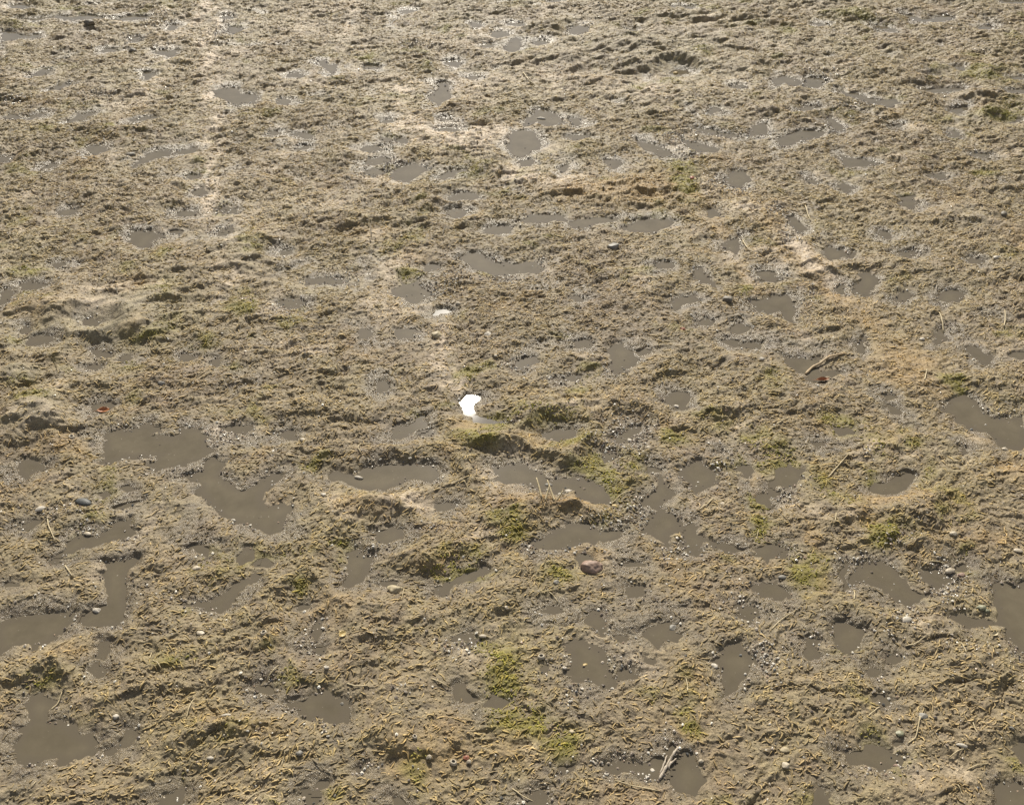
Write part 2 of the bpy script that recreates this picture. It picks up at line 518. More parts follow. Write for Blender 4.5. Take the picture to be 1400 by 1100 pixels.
def splat(sp, pw=2):
    A = np.zeros((nr, nc))
    for x, y, rx, ry, a in sp:
        r0, r1 = windows(ROWS, y - 2.4 * ry, y + 2.4 * ry)
        if r1 - r0 < 1:
            continue
        hw0, hw1 = HW[r0:r1].min(), HW[r0:r1].max()
        l0, l1 = x - 2.4 * rx, x + 2.4 * rx
        c0 = np.searchsorted(COLS, min(l0 / hw0, l0 / hw1)); c1 = np.searchsorted(COLS, max(l1 / hw0, l1 / hw1))
        sl = (slice(r0, r1), slice(c0, c1))
        xx = GXX[sl] + WX[sl] * 1.6 - x
        yy = GYY[sl] + WY[sl] * 1.6 - y
        q = (xx / rx) ** 2 + (yy / ry) ** 2
        e = a * np.exp(-q ** (pw / 2) * 0.9)
        A[sl] = A[sl] + e * (1 - np.clip(A[sl] / (abs(a) + 1e-9), 0, 1) * 0.6)
    return A


MOS = np.clip(splat(S_MOSS) * 1.15, 0, 1.2)
OCH = np.clip(splat(S_OCH), 0, 1.1)
PAL = np.clip(splat(S_PALE) * np.clip(0.98 + 1.4 * N(0.055, 27) + 0.8 * N(0.018, 28), 0.05, 1.25), 0, 1.1)
SMO = np.clip(splat(S_SMO), 0, 1)
HMP = splat(S_HUMP, 3) * 0.0012
FOLD = np.clip(splat(spots('''150 440 160 70 1;40 560 80 60 .8;60 380 80 40 .6;870 70 190 70 1;1000 30 120 30 .7;480 310 120 35 .7;700 600 120 30 .6;760 690 80 25 .7;600 770 60 25 .5;
850 265 100 25 .8;1330 110 70 50 .8;1340 300 50 30 .7;620 200 120 50 .6;1200 690 80 30 .4;300 370 90 40 .7;1080 360 60 60 .4;250 970 120 50 .4;60 940 80 40 .4''')), 0, 1)

n09, n045, n02, n01 = N(0.9, 10), N(0.42, 11), N(0.19, 12), N(0.10, 13)
# random extra tufts so that areas beyond the digitised spots keep the same character
MOS = np.clip(MOS + smooth(0.42, 0.8, N(0.16, 40) + 0.35 * N(0.05, 41)) * 0.55, 0, 1.2)
OCH = np.clip(OCH + smooth(0.40, 0.9, N(0.23, 42) + 0.35 * N(0.07, 43)) * 0.5, 0, 1.1)
PAL = np.clip(PAL + smooth(0.45, 0.9, N(0.20, 44) + 0.4 * N(0.06, 45)) * 0.45, 0, 1.1)
SMO = np.clip(SMO + smooth(0.35, 0.9, N(0.30, 46)) * 0.6, 0, 1)

fx, fy = GXX + WX * 1.5, GYY + WY * 1.5
r05 = 1 - np.abs(N(0.060, 14, fx, fy, ang=0.30, ax=2.2)) * 1.9
r03 = 1 - np.abs(N(0.030, 15, fx, fy, ang=0.22, ax=2.0)) * 1.9
f20 = N(0.022, 16, fx, fy, ang=0.4, ax=1.5)
f11 = N(0.0115, 17, fx, fy, ang=0.2, ax=1.5)
f06 = N(0.0062, 18, fx, fy)
rough = (1 - 0.72 * SMO) * (1 + 0.25 * smooth(1.8, 4.2, GYY))
r14 = 1 - np.abs(N(0.014, 23, fx, fy, ang=0.25, ax=1.7)) * 1.9
fine = (r03 * 0.0028 * fade(0.03) + f20 * 0.0036 * fade(0.022) + r14 * 0.0020 * fade(0.014) + np.abs(f11) * 0.0030 * fade(0.0115) + f06 * 0.0012 * fade(0.0062)) * rough
fold = (1 - np.abs(N(0.13, 25, fx, fy, ang=0.28, ax=2.6)) * 2.2) * 0.0130 + (1 - np.abs(N(0.052, 26, fx, fy, ang=0.30, ax=2.4)) * 2.2) * 0.0070
# shallow cracks, sharp and dark under a low sun
crk = np.abs(N(0.085, 19, fx, fy, ang=0.25, ax=1.9))
crack = -0.0045 * (1 - smooth(0.0, 0.055, crk)) * smooth(-0.1, 0.35, N(0.35, 20)) * fade(0.03)
far = smooth(2.2, 4.5, GYY)
land = (0.0055 + n09 * 0.008 + n045 * 0.010 + n02 * 0.0085 * (1 + 0.6 * far) + n01 * 0.0060 * (1 + 0.5 * far) + FOLD * fold
        + r05 * 0.0068 * fade(0.05) * (0.5 + 0.5 * rough) + HMP + BANK * 1.0) + crack
land = np.where(land < 0.002, 0.002 + (land - 0.002) * 0.35, land)
SDF = SDF - 0.0035 * (1 - far) + 0.003 * smooth(0.1, 0.6, N(0.25, 24))
m = smooth(0.0, 0.085 + 0.03 * N(0.12, 29), SDF)
shore = np.clip(SDF * 0.22, -0.007, 0.0030) + fine * 0.55 - 0.0016 + (f20 * 0.0018 + f11 * 0.0012) * (1 - smooth(0.0, 0.02, np.abs(SDF + 0.004)))
Z = m * (land + fine) + (1 - m) * (shore + BANK * 0.8)
inw = smooth(0.001, 0.011, -SDF)
Z = Z * (1 - inw) + inw * (-0.006 + f20 * 0.0012)
WET = np.clip(1 - smooth(0.002, 0.034, SDF + n01 * 0.040 + N(0.035, 30) * 0.012), 0, 1)
WET = np.maximum(WET, 0.8 * smooth(0.35, 0.75, N(0.14, 21) + 0.3 * N(0.045, 22)) * (1 - smooth(0.006, 0.02, Z)))
WET = WET * (1 - 0.8 * np.clip(MOS, 0, 1))


def color_field():
    base = np.array([0.250, 0.200, 0.124])
    col = np.ones((nr, nc, 3)) * base
    def mix(t, c):
        t = np.clip(t, 0, 1)[..., None]
        return col * (1 - t) + np.array(c) * t
    col = mix(0.5 + 0.5 * N(0.26, 50), (0.285, 0.250, 0.160)) if False else col
    t = np.clip(0.5 + 0.9 * N(0.25, 50) + 0.4 * N(0.06, 51), 0, 1)
    col = mix(t * 0.45, (0.275, 0.234, 0.122))
    t = np.clip(0.5 * N(0.33, 52) + 0.5 * N(0.04, 53), 0, 1)
    col = mix(t * 1.2, (0.225, 0.172, 0.118))
    SILT = np.clip(splat(spots('''830 420 180 70 .9;430 450 120 60 .6;350 230 80 60 .5;1100 180 120 40 .5;880 680 80 60 .8;60 700 60 60 .5;1200 830 120 50 .5;
680 330 120 30 .5;560 590 90 40 .5;1130 560 80 40 .4;100 220 90 40 .4;620 60 90 30 .4;300 640 120 60 .5;1000 1000 60 50 .5;820 960 60 40 .4;400 900 60 60 .4;1250 250 100 40 .3''')), 0, 1)
    col = mix(SILT * (0.55 + 0.5 * N(0.05, 55)), (0.185, 0.145, 0.106))
    col = mix(smooth(0.30, 0.8, SMO) * 0.5, (0.27, 0.24, 0.165))
    col = mix(OCH * 0.70, (0.325, 0.222, 0.098))
    col = mix(PAL * 0.95, (0.540, 0.450, 0.350))  # pale mud and tracks, with their wet sheen painted into the colour
    MOSK = MOS * np.clip(0.80 + 1.6 * N(0.045, 54, fx, fy, ang=0.3, ax=2.2) + 0.6 * f20, 0, 1.3)
    mt = np.clip(MOSK, 0, 1)
    col = mix(mt * 0.85, (0.180, 0.158, 0.018))
    col = mix(WET * 0.80 * (1 - 0.6 * PAL), (0.150, 0.123, 0.084))
    # darker brown in the hollows of the mat
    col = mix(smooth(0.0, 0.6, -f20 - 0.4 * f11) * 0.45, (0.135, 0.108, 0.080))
    return col


COL = color_field()


def samp(A, x, y):
    """bilinear sample of a grid field"""
    r = np.interp(y, ROWS, np.arange(nr))
    c = np.interp(x / half_width(y), COLS, np.arange(nc))
    r0 = np.clip(np.floor(r).astype(int), 0, nr - 2); c0 = np.clip(np.floor(c).astype(int), 0, nc - 2)
    fr, fc = r - r0, c - c0
    if A.ndim == 3:
        fr, fc = fr[..., None], fc[..., None]
    return (A[r0, c0] * (1 - fr) * (1 - fc) + A[r0 + 1, c0] * fr * (1 - fc) + A[r0, c0 + 1] * (1 - fr) * fc + A[r0 + 1, c0 + 1] * fr * fc)


def zat(x, y):
    return float(samp(Z, np.array([x]), np.array([y]))[0])


# ---------------------------------------------------------------- scene helpers
scene = bpy.context.scene
col_ = scene.collection


def link(o):
    col_.objects.link(o); return o


def np_mesh(name, verts, faces, smooth_=True):
    me = bpy.data.meshes.new(name)
    verts = np.asarray(verts, np.float32); faces = np.asarray(faces, np.int32)
    k = faces.shape[1]
    me.vertices.add(len(verts)); me.vertices.foreach_set('co', verts.ravel())
    me.loops.add(faces.size); me.loops.foreach_set('vertex_index', faces.ravel())
    me.polygons.add(len(faces))
    me.polygons.foreach_set('loop_start', np.arange(0, faces.size, k, dtype=np.int32))
    me.polygons.foreach_set('use_smooth', np.full(len(faces), smooth_))
    me.update(calc_edges=True)
    return me


def add_color(me, arr, name='Col'):
    a = me.color_attributes.new(name, 'FLOAT_COLOR', 'POINT')
    rgba = np.ones((len(arr), 4), np.float32); rgba[:, :3] = arr
    a.data.foreach_set('color', rgba.ravel())


def add_float(me, arr, name):
    a = me.attributes.new(name, 'FLOAT', 'POINT')
    a.data.foreach_set('value', np.asarray(arr, np.float32).ravel())


def tag(o, label=None, cat=None, group=None, kind=None):
    if label: o['label'] = label
    if cat: o['category'] = cat
    if group: o['group'] = group
    if kind: o['kind'] = kind
    return o


# ---------------------------------------------------------------- materials
def new_mat(name):
    m = bpy.data.materials.new(name); m.use_nodes = True
    nt = m.node_tree; b = nt.nodes['Principled BSDF']
    return m, nt, b


def nd(nt, t, **kw):
    n = nt.nodes.new(t)
    for k, v in kw.items():
        if k in n.inputs:
            n.inputs[k].default_value = v
        else:
            setattr(n, k, v)
    return n


def noise_tex(nt, scale, detail=4, coord=None, rough_=0.6):
    n = nd(nt, 'ShaderNodeTexNoise', Scale=scale, Detail=detail, Roughness=rough_)
    if coord: nt.links.new(coord, n.inputs['Vector'])
    return n


def ramp(nt, src, p0, c0, p1, c1):
    r = nt.nodes.new('ShaderNodeValToRGB')
    r.color_ramp.elements[0].position = p0; r.color_ramp.elements[0].color = c0
    r.color_ramp.elements[1].position = p1; r.color_ramp.elements[1].color = c1
    nt.links.new(src, r.inputs[0]); return r


def mud_material():
    m, nt, b = new_mat('wet_mud')
    L = nt.links.new
    co = nd(nt, 'ShaderNodeNewGeometry').outputs['Position']
    at = nd(nt, 'ShaderNodeAttribute', attribute_name='Col')
    wet = nd(nt, 'ShaderNodeAttribute', attribute_name='Wet')
    n1 = noise_tex(nt, 260, 5, co, 0.7)
    n2 = noise_tex(nt, 55, 6, co, 0.65)
    r1 = ramp(nt, n1.outputs['Fac'], 0.32, (0.62, 0.60, 0.56, 1), 0.70, (1.36, 1.34, 1.28, 1))
    mx = nd(nt, 'ShaderNodeMix', data_type='RGBA', blend_type='MULTIPLY'); mx.inputs['Factor'].default_value = 1
    L(at.outputs['Color'], mx.inputs[6]); L(r1.outputs[0], mx.inputs[7])
    r2 = ramp(nt, n2.outputs['Fac'], 0.35, (0.78, 0.76, 0.74, 1), 0.66, (1.2, 1.2, 1.18, 1))
    mx2 = nd(nt, 'ShaderNodeMix', data_type='RGBA', blend_type='MULTIPLY'); mx2.inputs['Factor'].default_value = 1
    L(mx.outputs[2], mx2.inputs[6]); L(r2.outputs[0], mx2.inputs[7])
    L(mx2.outputs[2], b.inputs['Base Color'])
    rr = nd(nt, 'ShaderNodeMapRange'); rr.inputs[3].default_value = 0.58; rr.inputs[4].default_value = 0.26
    L(wet.outputs['Fac'], rr.inputs[0]); L(rr.outputs[0], b.inputs['Roughness'])
    b.inputs['Specular IOR Level'].default_value = 0.5
    bn = noise_tex(nt, 330, 4, co, 0.7)
    bp = nd(nt, 'ShaderNodeBump', Strength=0.9, Distance=0.0022)
    L(bn.outputs['Fac'], bp.inputs['Height'])
    bn2 = noise_tex(nt, 110, 5, co, 0.7)
    bp2 = nd(nt, 'ShaderNodeBump', Strength=0.8, Distance=0.005)
    L(bn2.outputs['Fac'], bp2.inputs['Height']); L(bp.outputs[0], bp2.inputs['Normal'])
    L(bp2.outputs[0], b.inputs['Normal'])
    return m


def strand_material(name, rough_=0.62):
    m, nt, b = new_mat(name)
    L = nt.links.new
    co = nd(nt, 'ShaderNodeNewGeometry').outputs['Position']
    at = nd(nt, 'ShaderNodeAttribute', attribute_name='Col')
    n1 = noise_tex(nt, 420, 3, co, 0.7)
    r1 = ramp(nt, n1.outputs['Fac'], 0.3, (0.68, 0.66, 0.6, 1), 0.72, (1.3, 1.3, 1.25, 1))
    mx = nd(nt, 'ShaderNodeMix', data_type='RGBA', blend_type='MULTIPLY'); mx.inputs['Factor'].default_value = 1
    L(at.outputs['Color'], mx.inputs[6]); L(r1.outputs[0], mx.inputs[7])
    L(mx.outputs[2], b.inputs['Base Color'])
    b.inputs['Roughness'].default_value = rough_
    b.inputs['Specular IOR Level'].default_value = 0.5
    bp = nd(nt, 'ShaderNodeBump', Strength=0.6, Distance=0.001)
    L(n1.outputs['Fac'], bp.inputs['Height']); L(bp.outputs[0], b.inputs['Normal'])
    return m


def water_material(name, c0, c1, rough_, ripple, spec=0.3):
    m, nt, b = new_mat(name)
    L = nt.links.new
    co = nd(nt, 'ShaderNodeNewGeometry').outputs['Position']
    n = noise_tex(nt, 14, 6, co, 0.62)
    r = ramp(nt, n.outputs['Fac'], 0.32, (*c0, 1), 0.68, (*c1, 1))
    # tiny floating specks of scum
    sp = noise_tex(nt, 210, 2, co, 0.5)
    rs = ramp(nt, sp.outputs['Fac'], 0.735, (0, 0, 0, 1), 0.76, (1, 1, 1, 1))
    mx = nd(nt, 'ShaderNodeMix', data_type='RGBA'); mx.inputs[7].default_value = (0.34, 0.30, 0.24, 1)
    L(rs.outputs[0], mx.inputs['Factor']); L(r.outputs[0], mx.inputs[6])
    L(mx.outputs[2], b.inputs['Base Color'])
    dp = nd(nt, 'ShaderNodeAttribute', attribute_name='Depth')
    nn = noise_tex(nt, 60, 5, co, 0.65)
    ad = nd(nt, 'ShaderNodeMath', operation='MULTIPLY_ADD'); ad.inputs[1].default_value = 0.9; L(nn.outputs['Fac'], ad.inputs[0]); L(dp.outputs['Fac'], ad.inputs[2])
    sr = nd(nt, 'ShaderNodeMapRange'); sr.inputs[1].default_value = 0.35; sr.inputs[2].default_value = 1.25; L(ad.outputs[0], sr.inputs[0])
    mw = nd(nt, 'ShaderNodeMix', data_type='RGBA'); mw.inputs[6].default_value = (0.112, 0.094, 0.068, 1)
    L(sr.outputs[0], mw.inputs['Factor']); L(mx.outputs[2], mw.inputs[7]); L(mw.outputs[2], b.inputs['Base Color'])
    b.inputs['Roughness'].default_value = rough_
    b.inputs['IOR'].default_value = 1.33; b.inputs['Specular IOR Level'].default_value = spec
    bn = noise_tex(nt, 30, 2, co)
    bp = nd(nt, 'ShaderNodeBump', Strength=ripple, Distance=0.001)
    L(bn.outputs['Fac'], bp.inputs['Height']); L(bp.outputs[0], b.inputs['Normal'])
    return m


def simple_material(name, c0, c1, scale=120, rough_=0.6, bump=0.4, dist=0.001):
    m, nt, b = new_mat(name)
    L = nt.links.new
    co = nd(nt, 'ShaderNodeTexCoord').outputs['Object']
    n = noise_tex(nt, scale, 6, co, 0.7)
    r = ramp(nt, n.outputs['Fac'], 0.33, (*c0, 1), 0.67, (*c1, 1))
    L(r.outputs[0], b.inputs['Base Color'])
    b.inputs['Roughness'].default_value = rough_
    n2 = noise_tex(nt, scale * 2.2, 5, co, 0.7)
    bp = nd(nt, 'ShaderNodeBump', Strength=bump, Distance=dist)
    L(n2.outputs['Fac'], bp.inputs['Height']); L(bp.outputs[0], b.inputs['Normal'])
    return m


M_MUD = mud_material()
M_MAT = strand_material('algae_strands', 0.62)
M_MOSS = strand_material('moss_fronds', 0.65)
M_GRIT = strand_material('wet_grit', 0.22)
M_WATER = water_material('murky_water', (0.100, 0.084, 0.057), (0.140, 0.118, 0.081), 0.055, 0.03, 0.25)
M_SILVER = water_material('silvery_water', (0.10, 0.09, 0.075), (0.13, 0.115, 0.095), 0.105, 0.02, 0.45)
M_CLEAR = water_material('clear_water', (0.10, 0.09, 0.075), (0.13, 0.115, 0.095), 0.020, 0.02, 0.5)

# ---------------------------------------------------------------- ground object
idx = np.arange(nr * nc, dtype=np.int32).reshape(nr, nc)
quads = np.stack([idx[:-1, :-1], idx[:-1, 1:], idx[1:, 1:], idx[1:, :-1]], -1).reshape(-1, 4)
me = np_mesh('ground', np.stack([GXX, GYY, Z], -1).reshape(-1, 3), quads)
add_color(me, COL.reshape(-1, 3)); add_float(me, WET, 'Wet')
me.materials.append(M_MUD)
tag(link(bpy.data.objects.new('ground', me)), kind='structure')

# ---------------------------------------------------------------- landmark based labels
LM = [(640, 555, 'bright white mirroring puddle'), (808, 775, 'pinkish brown stone'), (1130, 497, 'crooked twig'),
      (132, 833, 'white stone'), (142, 561, 'orange leaf'), (752, 685, 'four leaning reed stubs'), (915, 1045, 'pale driftwood splinter'),
      (115, 690, 'dark mussel'), (470, 874, 'yellow leaf'), (620, 1045, 'white ring shell'), (1350, 585, 'wedge puddle at the right edge'),
      (225, 605, 'lobed puddle left of centre'), (75, 1010, 'wide puddle in the lower left corner'), (1342, 834, 'two greenish pebbles'),
      (838, 339, 'grey brown stone in the upper half'), (1160, 873, 'round puddle at lower right'), (600, 427, 'small silvery puddle'),
      (288, 70, 'pale track at upper left'), (717, 198, 'deep olive puddle at upper centre'), (322, 131, 'forked puddle near the pale track'),
      (560, 232, 'puddle pair at upper left of centre'), (1290, 124, 'long thin puddle at upper right'), (1180, 217, 'pointed puddle at upper right'),
      (1085, 187, 'flat grey puddle at upper right'), (540, 807, 'tan flat stone'), (1238, 852, 'white broken shell at lower right'),
      (1072, 1040, 'pair of pale pebbles at lower right'), (190, 326, 'square puddle at middle left'), (900, 307, 'long lens puddle above centre'),
      (1295, 408, 'oval puddle at middle right'), (230, 25, 'top left corner grass mat'), (950, 55, 'rippled humps at the top'),
      (1340, 100, 'green ridges at the right edge'), (1060, 425, 'boomerang puddle right of centre'), (435, 965, 'five sided puddle at the bottom')]
_used = {}
DIRS = ['right of', 'upper right of', 'above', 'upper left of', 'left of', 'lower left of', 'below', 'lower right of']
ORD = ['', 'second ', 'third ', 'fourth ', 'fifth ', 'sixth ', 'seventh ', 'eighth ', 'ninth ', 'tenth ', 'eleventh ', 'twelfth ']


def auto_label(desc, px, py, tail=''):
    best = min((q for q in LM if math.hypot((q[0] - px), (q[1] - py) * 1.4) > 14), key=lambda q: math.hypot((q[0] - px), (q[1] - py) * 1.4))
    a = math.atan2(best[1] - py, px - best[0])
    d = DIRS[int(round(a / (math.pi / 4))) % 8]
    key = (desc, d, best[2])
    k = _used.get(key, 0); _used[key] = k + 1
    o = ORD[min(k, len(ORD) - 1)]
    s = f"{o}{desc} {d} the {best[2]}{tail}"
    return s


# ---------------------------------------------------------------- puddles
NAMED = {  # nearest photo point -> label
    (640, 555): 'small bright puddle mirroring the white sky beside the mossy hummock at the centre',
    (600, 427): 'small silvery puddle tapering left, shining between two dull puddles above centre',
    (225, 605): 'large lobed murky puddle with two muddy islets left of centre',
    (330, 670): 'winding channel of murky water running down right from the lobed puddle',
    (75, 1010): 'wide murky puddle with a narrow neck in the lower left corner',
    (40, 860): 'broad flat puddle cut by the left edge below the white stone',
    (160, 800): 'upright narrow puddle holding the white stone at its foot',
    (1350, 585): 'wedge shaped puddle widening out of the right edge',
    (1385, 840): 'large puddle cut by the right edge beside the greenish pebbles',
    (1160, 873): 'round smooth murky puddle in the knobbly mat at lower right',
    (1113, 888): 'small notched puddle just left of the round one at lower right',
    (535, 650): 'long murky puddle under a shaded mossy ledge left of centre',
    (520, 735): 'small puddle tucked under the overhanging ochre hummock',
    (435, 965): 'five sided murky puddle with a pointed top at the bottom',
    (800, 905): 'tall murky puddle with a yellow pebble afloat at its middle',
    (1005, 910): 'upright oval puddle beside pink tinged mud at lower right',
    (945, 1060): 'deep puddle right of the pale driftwood splinter',
    (875, 1050): 'ragged shallow puddle left of the pale driftwood splinter',
    (1200, 1035): 'spread out puddle with pale shell bits on its shore at lower right',
    (1360, 1090): 'puddle in the bottom right corner with a straight top edge',
    (780, 735): 'long puddle at the foot of the big mossy hummock',
    (770, 655): 'winding puddle between two mossy hummocks with shell bits in it',
    (1220, 665): 'almond shaped puddle in ochre mud at middle right',
    (1075, 655): 'rounded square puddle under a green moss rim at right',
    (1210, 800): 'slanting ragged puddle with muddy islets at right',
    (927, 545): 'small round puddle against the ledge right of centre',
    (848, 490): 'egg shaped puddle in the flat grey mat at the centre',
    (1060, 425): 'boomerang shaped puddle right of centre',
    (1105, 500): 'puddle crossed by the crooked twig',
    (680, 360): 'long curved puddle with a glittering rim above centre',
    (560, 398): 'dull rounded puddle just upper left of the silvery one',
    (885, 307): 'lens shaped murky puddle under the ochre cracked slope',
    (815, 302): 'narrow puddle in the middle of the row of three above centre',
    (717, 198): 'deep olive grey puddle at upper centre',
    (745, 162): 'ragged shallow puddle touching the deep olive one from above',
    (320, 131): 'forked puddle beside the pale track at upper left',
    (190, 326): 'square cornered puddle at middle left',
    (1295, 408): 'small oval puddle in open mat at middle right',
    (560, 236): 'broadest puddle of the cluster at upper left of centre',
    (1085, 187): 'flat grey puddle in the upper right with straight ends',
    (1290, 124): 'long thin puddle below a ledge at upper right',
}
GRP = 'puddles lying in the muddy mat'
order = []
for i, (kind, pts, wp) in enumerate(puddles):
    c = (sum(p[0] for p in pts) / len(pts), sum(p[1] for p in pts) / len(pts)); order.append(c)
claim = {}
for k, lab in NAMED.items():
    j = min((i for i in range(len(order)) if i not in claim), key=lambda i: math.hypot(order[i][0] - k[0], order[i][1] - k[1]))
    claim[j] = lab
n_pud = 0
for i, (kind, pts, wp) in enumerate(puddles):
    mar = 0.017
    x0, y0 = wp.min(0) - mar; x1, y1 = wp.max(0) + mar
    st = 0.006 if max(x1 - x0, y1 - y0) < 0.6 else 0.009
    nx, ny = int((x1 - x0) / st) + 2, int((y1 - y0) / st) + 2
    X, Y = np.meshgrid(x0 + np.arange(nx) * st, y0 + np.arange(ny) * st)
    d = poly_sdf(X, Y, wp)
    keep = (d[:-1, :-1] < mar) & (d[1:, 1:] < mar) & (d[:-1, 1:] < mar) & (d[1:, :-1] < mar)
    ii = np.arange(nx * ny).reshape(ny, nx)
    q = np.stack([ii[:-1, :-1][keep], ii[:-1, 1:][keep], ii[1:, 1:][keep], ii[1:, :-1][keep]], -1)
    if len(q) < 1:
        continue
    uq, inv = np.unique(q.ravel(), return_inverse=True)
    c = wp.mean(0)
    lvl = 0.0002 * ((i * 7) % 11) - 0.001
    V = np.stack([X.ravel()[uq] - c[0], Y.ravel()[uq] - c[1], np.zeros(len(uq))], -1)
    pm = np_mesh('puddle', V, inv.reshape(-1, 4)); add_float(pm, np.clip(-d.ravel()[uq] / 0.022, 0, 1), 'Depth')
    pm.materials.append((M_CLEAR if order[i][1] > 480 else M_SILVER) if kind == 'W' else M_WATER)
    o = link(bpy.data.objects.new('puddle', pm)); o.location = (c[0], c[1], lvl)
    xs = [p[0] for p in pts]; yy = [p[1] for p in pts]
    w_, h_ = max(xs) - min(xs), max(yy) - min(yy)
    size = 'tiny' if w_ * h_ < 220 else ('small' if w_ * h_ < 700 else 'medium')
    shape = 'thin' if w_ > 3.2 * h_ else ('oval' if w_ > 1.7 * h_ else ('upright' if h_ > 1.2 * w_ else 'rounded'))
    lab = claim.get(i) or auto_label(f'{size} {shape} murky puddle', *order[i])
    tag(o, lab, 'puddle', GRP)
    n_pud += 1

# ---------------------------------------------------------------- strands
def tubes(px, py, ang, length, rad, color, nseg=4, lift=0.6, curl=0.9, sides=3, rng=RNG, zoff=None, arch=0.0):
    n = len(px)
    P = np.zeros((n, nseg + 1, 3))
    a = ang + rng.normal(0, 0.15, n)
    k = rng.normal(0, curl, n)
    x, y = px.copy(), py.copy()
    st = length / nseg
    A = np.zeros((n, nseg + 1))
    for j in range(nseg + 1):
        P[:, j, 0] = x; P[:, j, 1] = y; A[:, j] = a
        x = x + np.cos(a) * st; y = y + np.sin(a) * st
        a = a + k / nseg + rng.normal(0, 0.35, n)
    t = np.linspace(0, 1, nseg + 1)[None, :]
    taper = np.clip(np.sin(np.pi * (0.08 + 0.84 * t)), 0.1, 1) * rng.uniform(0.75, 1.25, (n, nseg + 1))
    R = rad[:, None] * taper
    zz = samp(Z, P[:, :, 0].ravel(), P[:, :, 1].ravel()).reshape(n, nseg + 1)
    zs = (zz + zz.mean(1, keepdims=True)) / 2
    P[:, :, 2] = np.maximum(zz, zs) + R * lift + arch * np.sin(np.pi * t) * length[:, None] * rng.uniform(0, 1, (n, 1))
    ph = np.arange(sides) * 2 * np.pi / sides
    nx_, ny_ = -np.sin(A), np.cos(A)
    V = np.zeros((n, nseg + 1, sides, 3), np.float32)
    for s_ in range(sides):
        c, q = math.cos(ph[s_] + 0.5), math.sin(ph[s_] + 0.5)
        V[:, :, s_, 0] = P[:, :, 0] + R * c * nx_
        V[:, :, s_, 1] = P[:, :, 1] + R * c * ny_
        V[:, :, s_, 2] = P[:, :, 2] + R * q
    base = (np.arange(n) * (nseg + 1) * sides)[:, None, None]
    j = np.arange(nseg)[None, :, None]; s_ = np.arange(sides)[None, None, :]
    v0 = base + j * sides + s_; v1 = base + j * sides + (s_ + 1) % sides
    F_ = np.stack([v0, v1, v1 + sides, v0 + sides], -1).reshape(-1, 4)
    C = np.repeat(color[:, None, :], (nseg + 1) * sides, 1).reshape(-1, 3)
    return V.reshape(-1, 3), F_, C


def scatter(n, ymax=5.3):
    """positions in view, evenly over the ground up to ymax"""
    y = RNG.uniform(0.62, ymax, n * 3)
    hw = half_width(y)
    keep = RNG.uniform(0, half_width(np.array([ymax]))[0], n * 3) < hw
    y = y[keep]; x = RNG.uniform(-1, 1, len(y)) * half_width(y) * 0.99
    # a thinner spread past the edges of the picture
    k_ = int(n * 0.45)
    yo = RNG.uniform(0.15, ymax + 1.2, k_); xo = RNG.uniform(-1.5, 1.5, k_) * half_width(yo)
    q_ = (np.abs(xo) > half_width(yo) * 0.99) | (yo < 0.62) | (yo > ymax)
    return np.concatenate([x[:n], xo[q_]]), np.concatenate([y[:n], yo[q_]])


def flow(x, y):
    return 0.35 + perlin(x / 0.35, y / 0.35, 60) * 1.6 + perlin(x / 0.08, y / 0.08, 61) * 0.8


x, y = scatter(560000)
sd, sm_, wt, mo = samp(SDF, x, y), samp(SMO, x, y), samp(WET, x, y), samp(MOS, x, y)
dens = np.clip(0.66 + 0.60 * perlin(x / 0.12, y / 0.12, 62) + 0.45 * perlin(x / 0.4, y / 0.4, 63), 0.08, 1.3) * (1 - 0.93 * sm_) * smooth(0.001, 0.02, sd) * (1 - 0.80 * wt) * (1 - 0.45 * smooth(2.8, 5, y))
dens *= 1 - 0.85 * np.clip(samp(PAL, x, y), 0, 1) - 0.3 * np.clip(samp(OCH, x, y), 0, 1)
k = RNG.uniform(0, 1, len(x)) < dens * 0.53
x, y = x[k], y[k]; wt, mo = wt[k], mo[k]
n = len(x)
c = samp(COL, x, y) * RNG.uniform(0.70, 1.65, (n, 1)) * np.array([1.16, 1.07, 0.83])
c = c * (1 - 0.25 * wt[:, None])
ang = np.where(RNG.uniform(0, 1, n) < 0.75, flow(x, y) + RNG.normal(0, 0.55, n), RNG.uniform(0, 6.28, n))
L_ = 0.005 + 0.016 * RNG.uniform(0, 1, n) ** 1.8
V, Fq, C = tubes(x, y, ang, L_, RNG.uniform(0.0009, 0.0021, n), c, nseg=3, lift=0.25, arch=0.05)
me = np_mesh('algae_mat', V, Fq); add_color(me, C); me.materials.append(M_MAT)
tag(link(bpy.data.objects.new('algae_mat', me)), 'matted olive tan algae strands covering the mud between the puddles', 'algae', kind='stuff')
print('strands', n)

# moss: short upright fronds
x, y = scatter(850000)
mo = samp(MOS, x, y) * np.clip(0.8 + 1.3 * perlin(x / 0.05, y / 0.022, 81), 0, 1.2); sd = samp(SDF, x, y)
k = (RNG.uniform(0, 1, len(x)) < np.clip(mo - 0.20, 0, 1) * 0.6) & (sd > 0.002)
x, y = x[k], y[k]; mo = mo[k]; n = len(x)
g1 = np.array([0.29, 0.265, 0.018]); g2 = np.array([0.18, 0.18, 0.016]); g3 = np.array([0.34, 0.28, 0.070])
t = RNG.uniform(0, 1, (n, 1)); t2 = RNG.uniform(0, 1, (n, 1)) ** 2
c = (g1 * t + g2 * (1 - t)) * (1 - t2) + g3 * t2
f = np.clip(mo, 0, 1)[:, None] ** 0.8
c = c * f + samp(COL, x, y) * (1 - f)
V, Fq, C = tubes(x, y, RNG.uniform(0, 6.28, n), RNG.uniform(0.003, 0.008, n), RNG.uniform(0.0009, 0.0020, n), c, nseg=3, lift=0.3, arch=0.10)
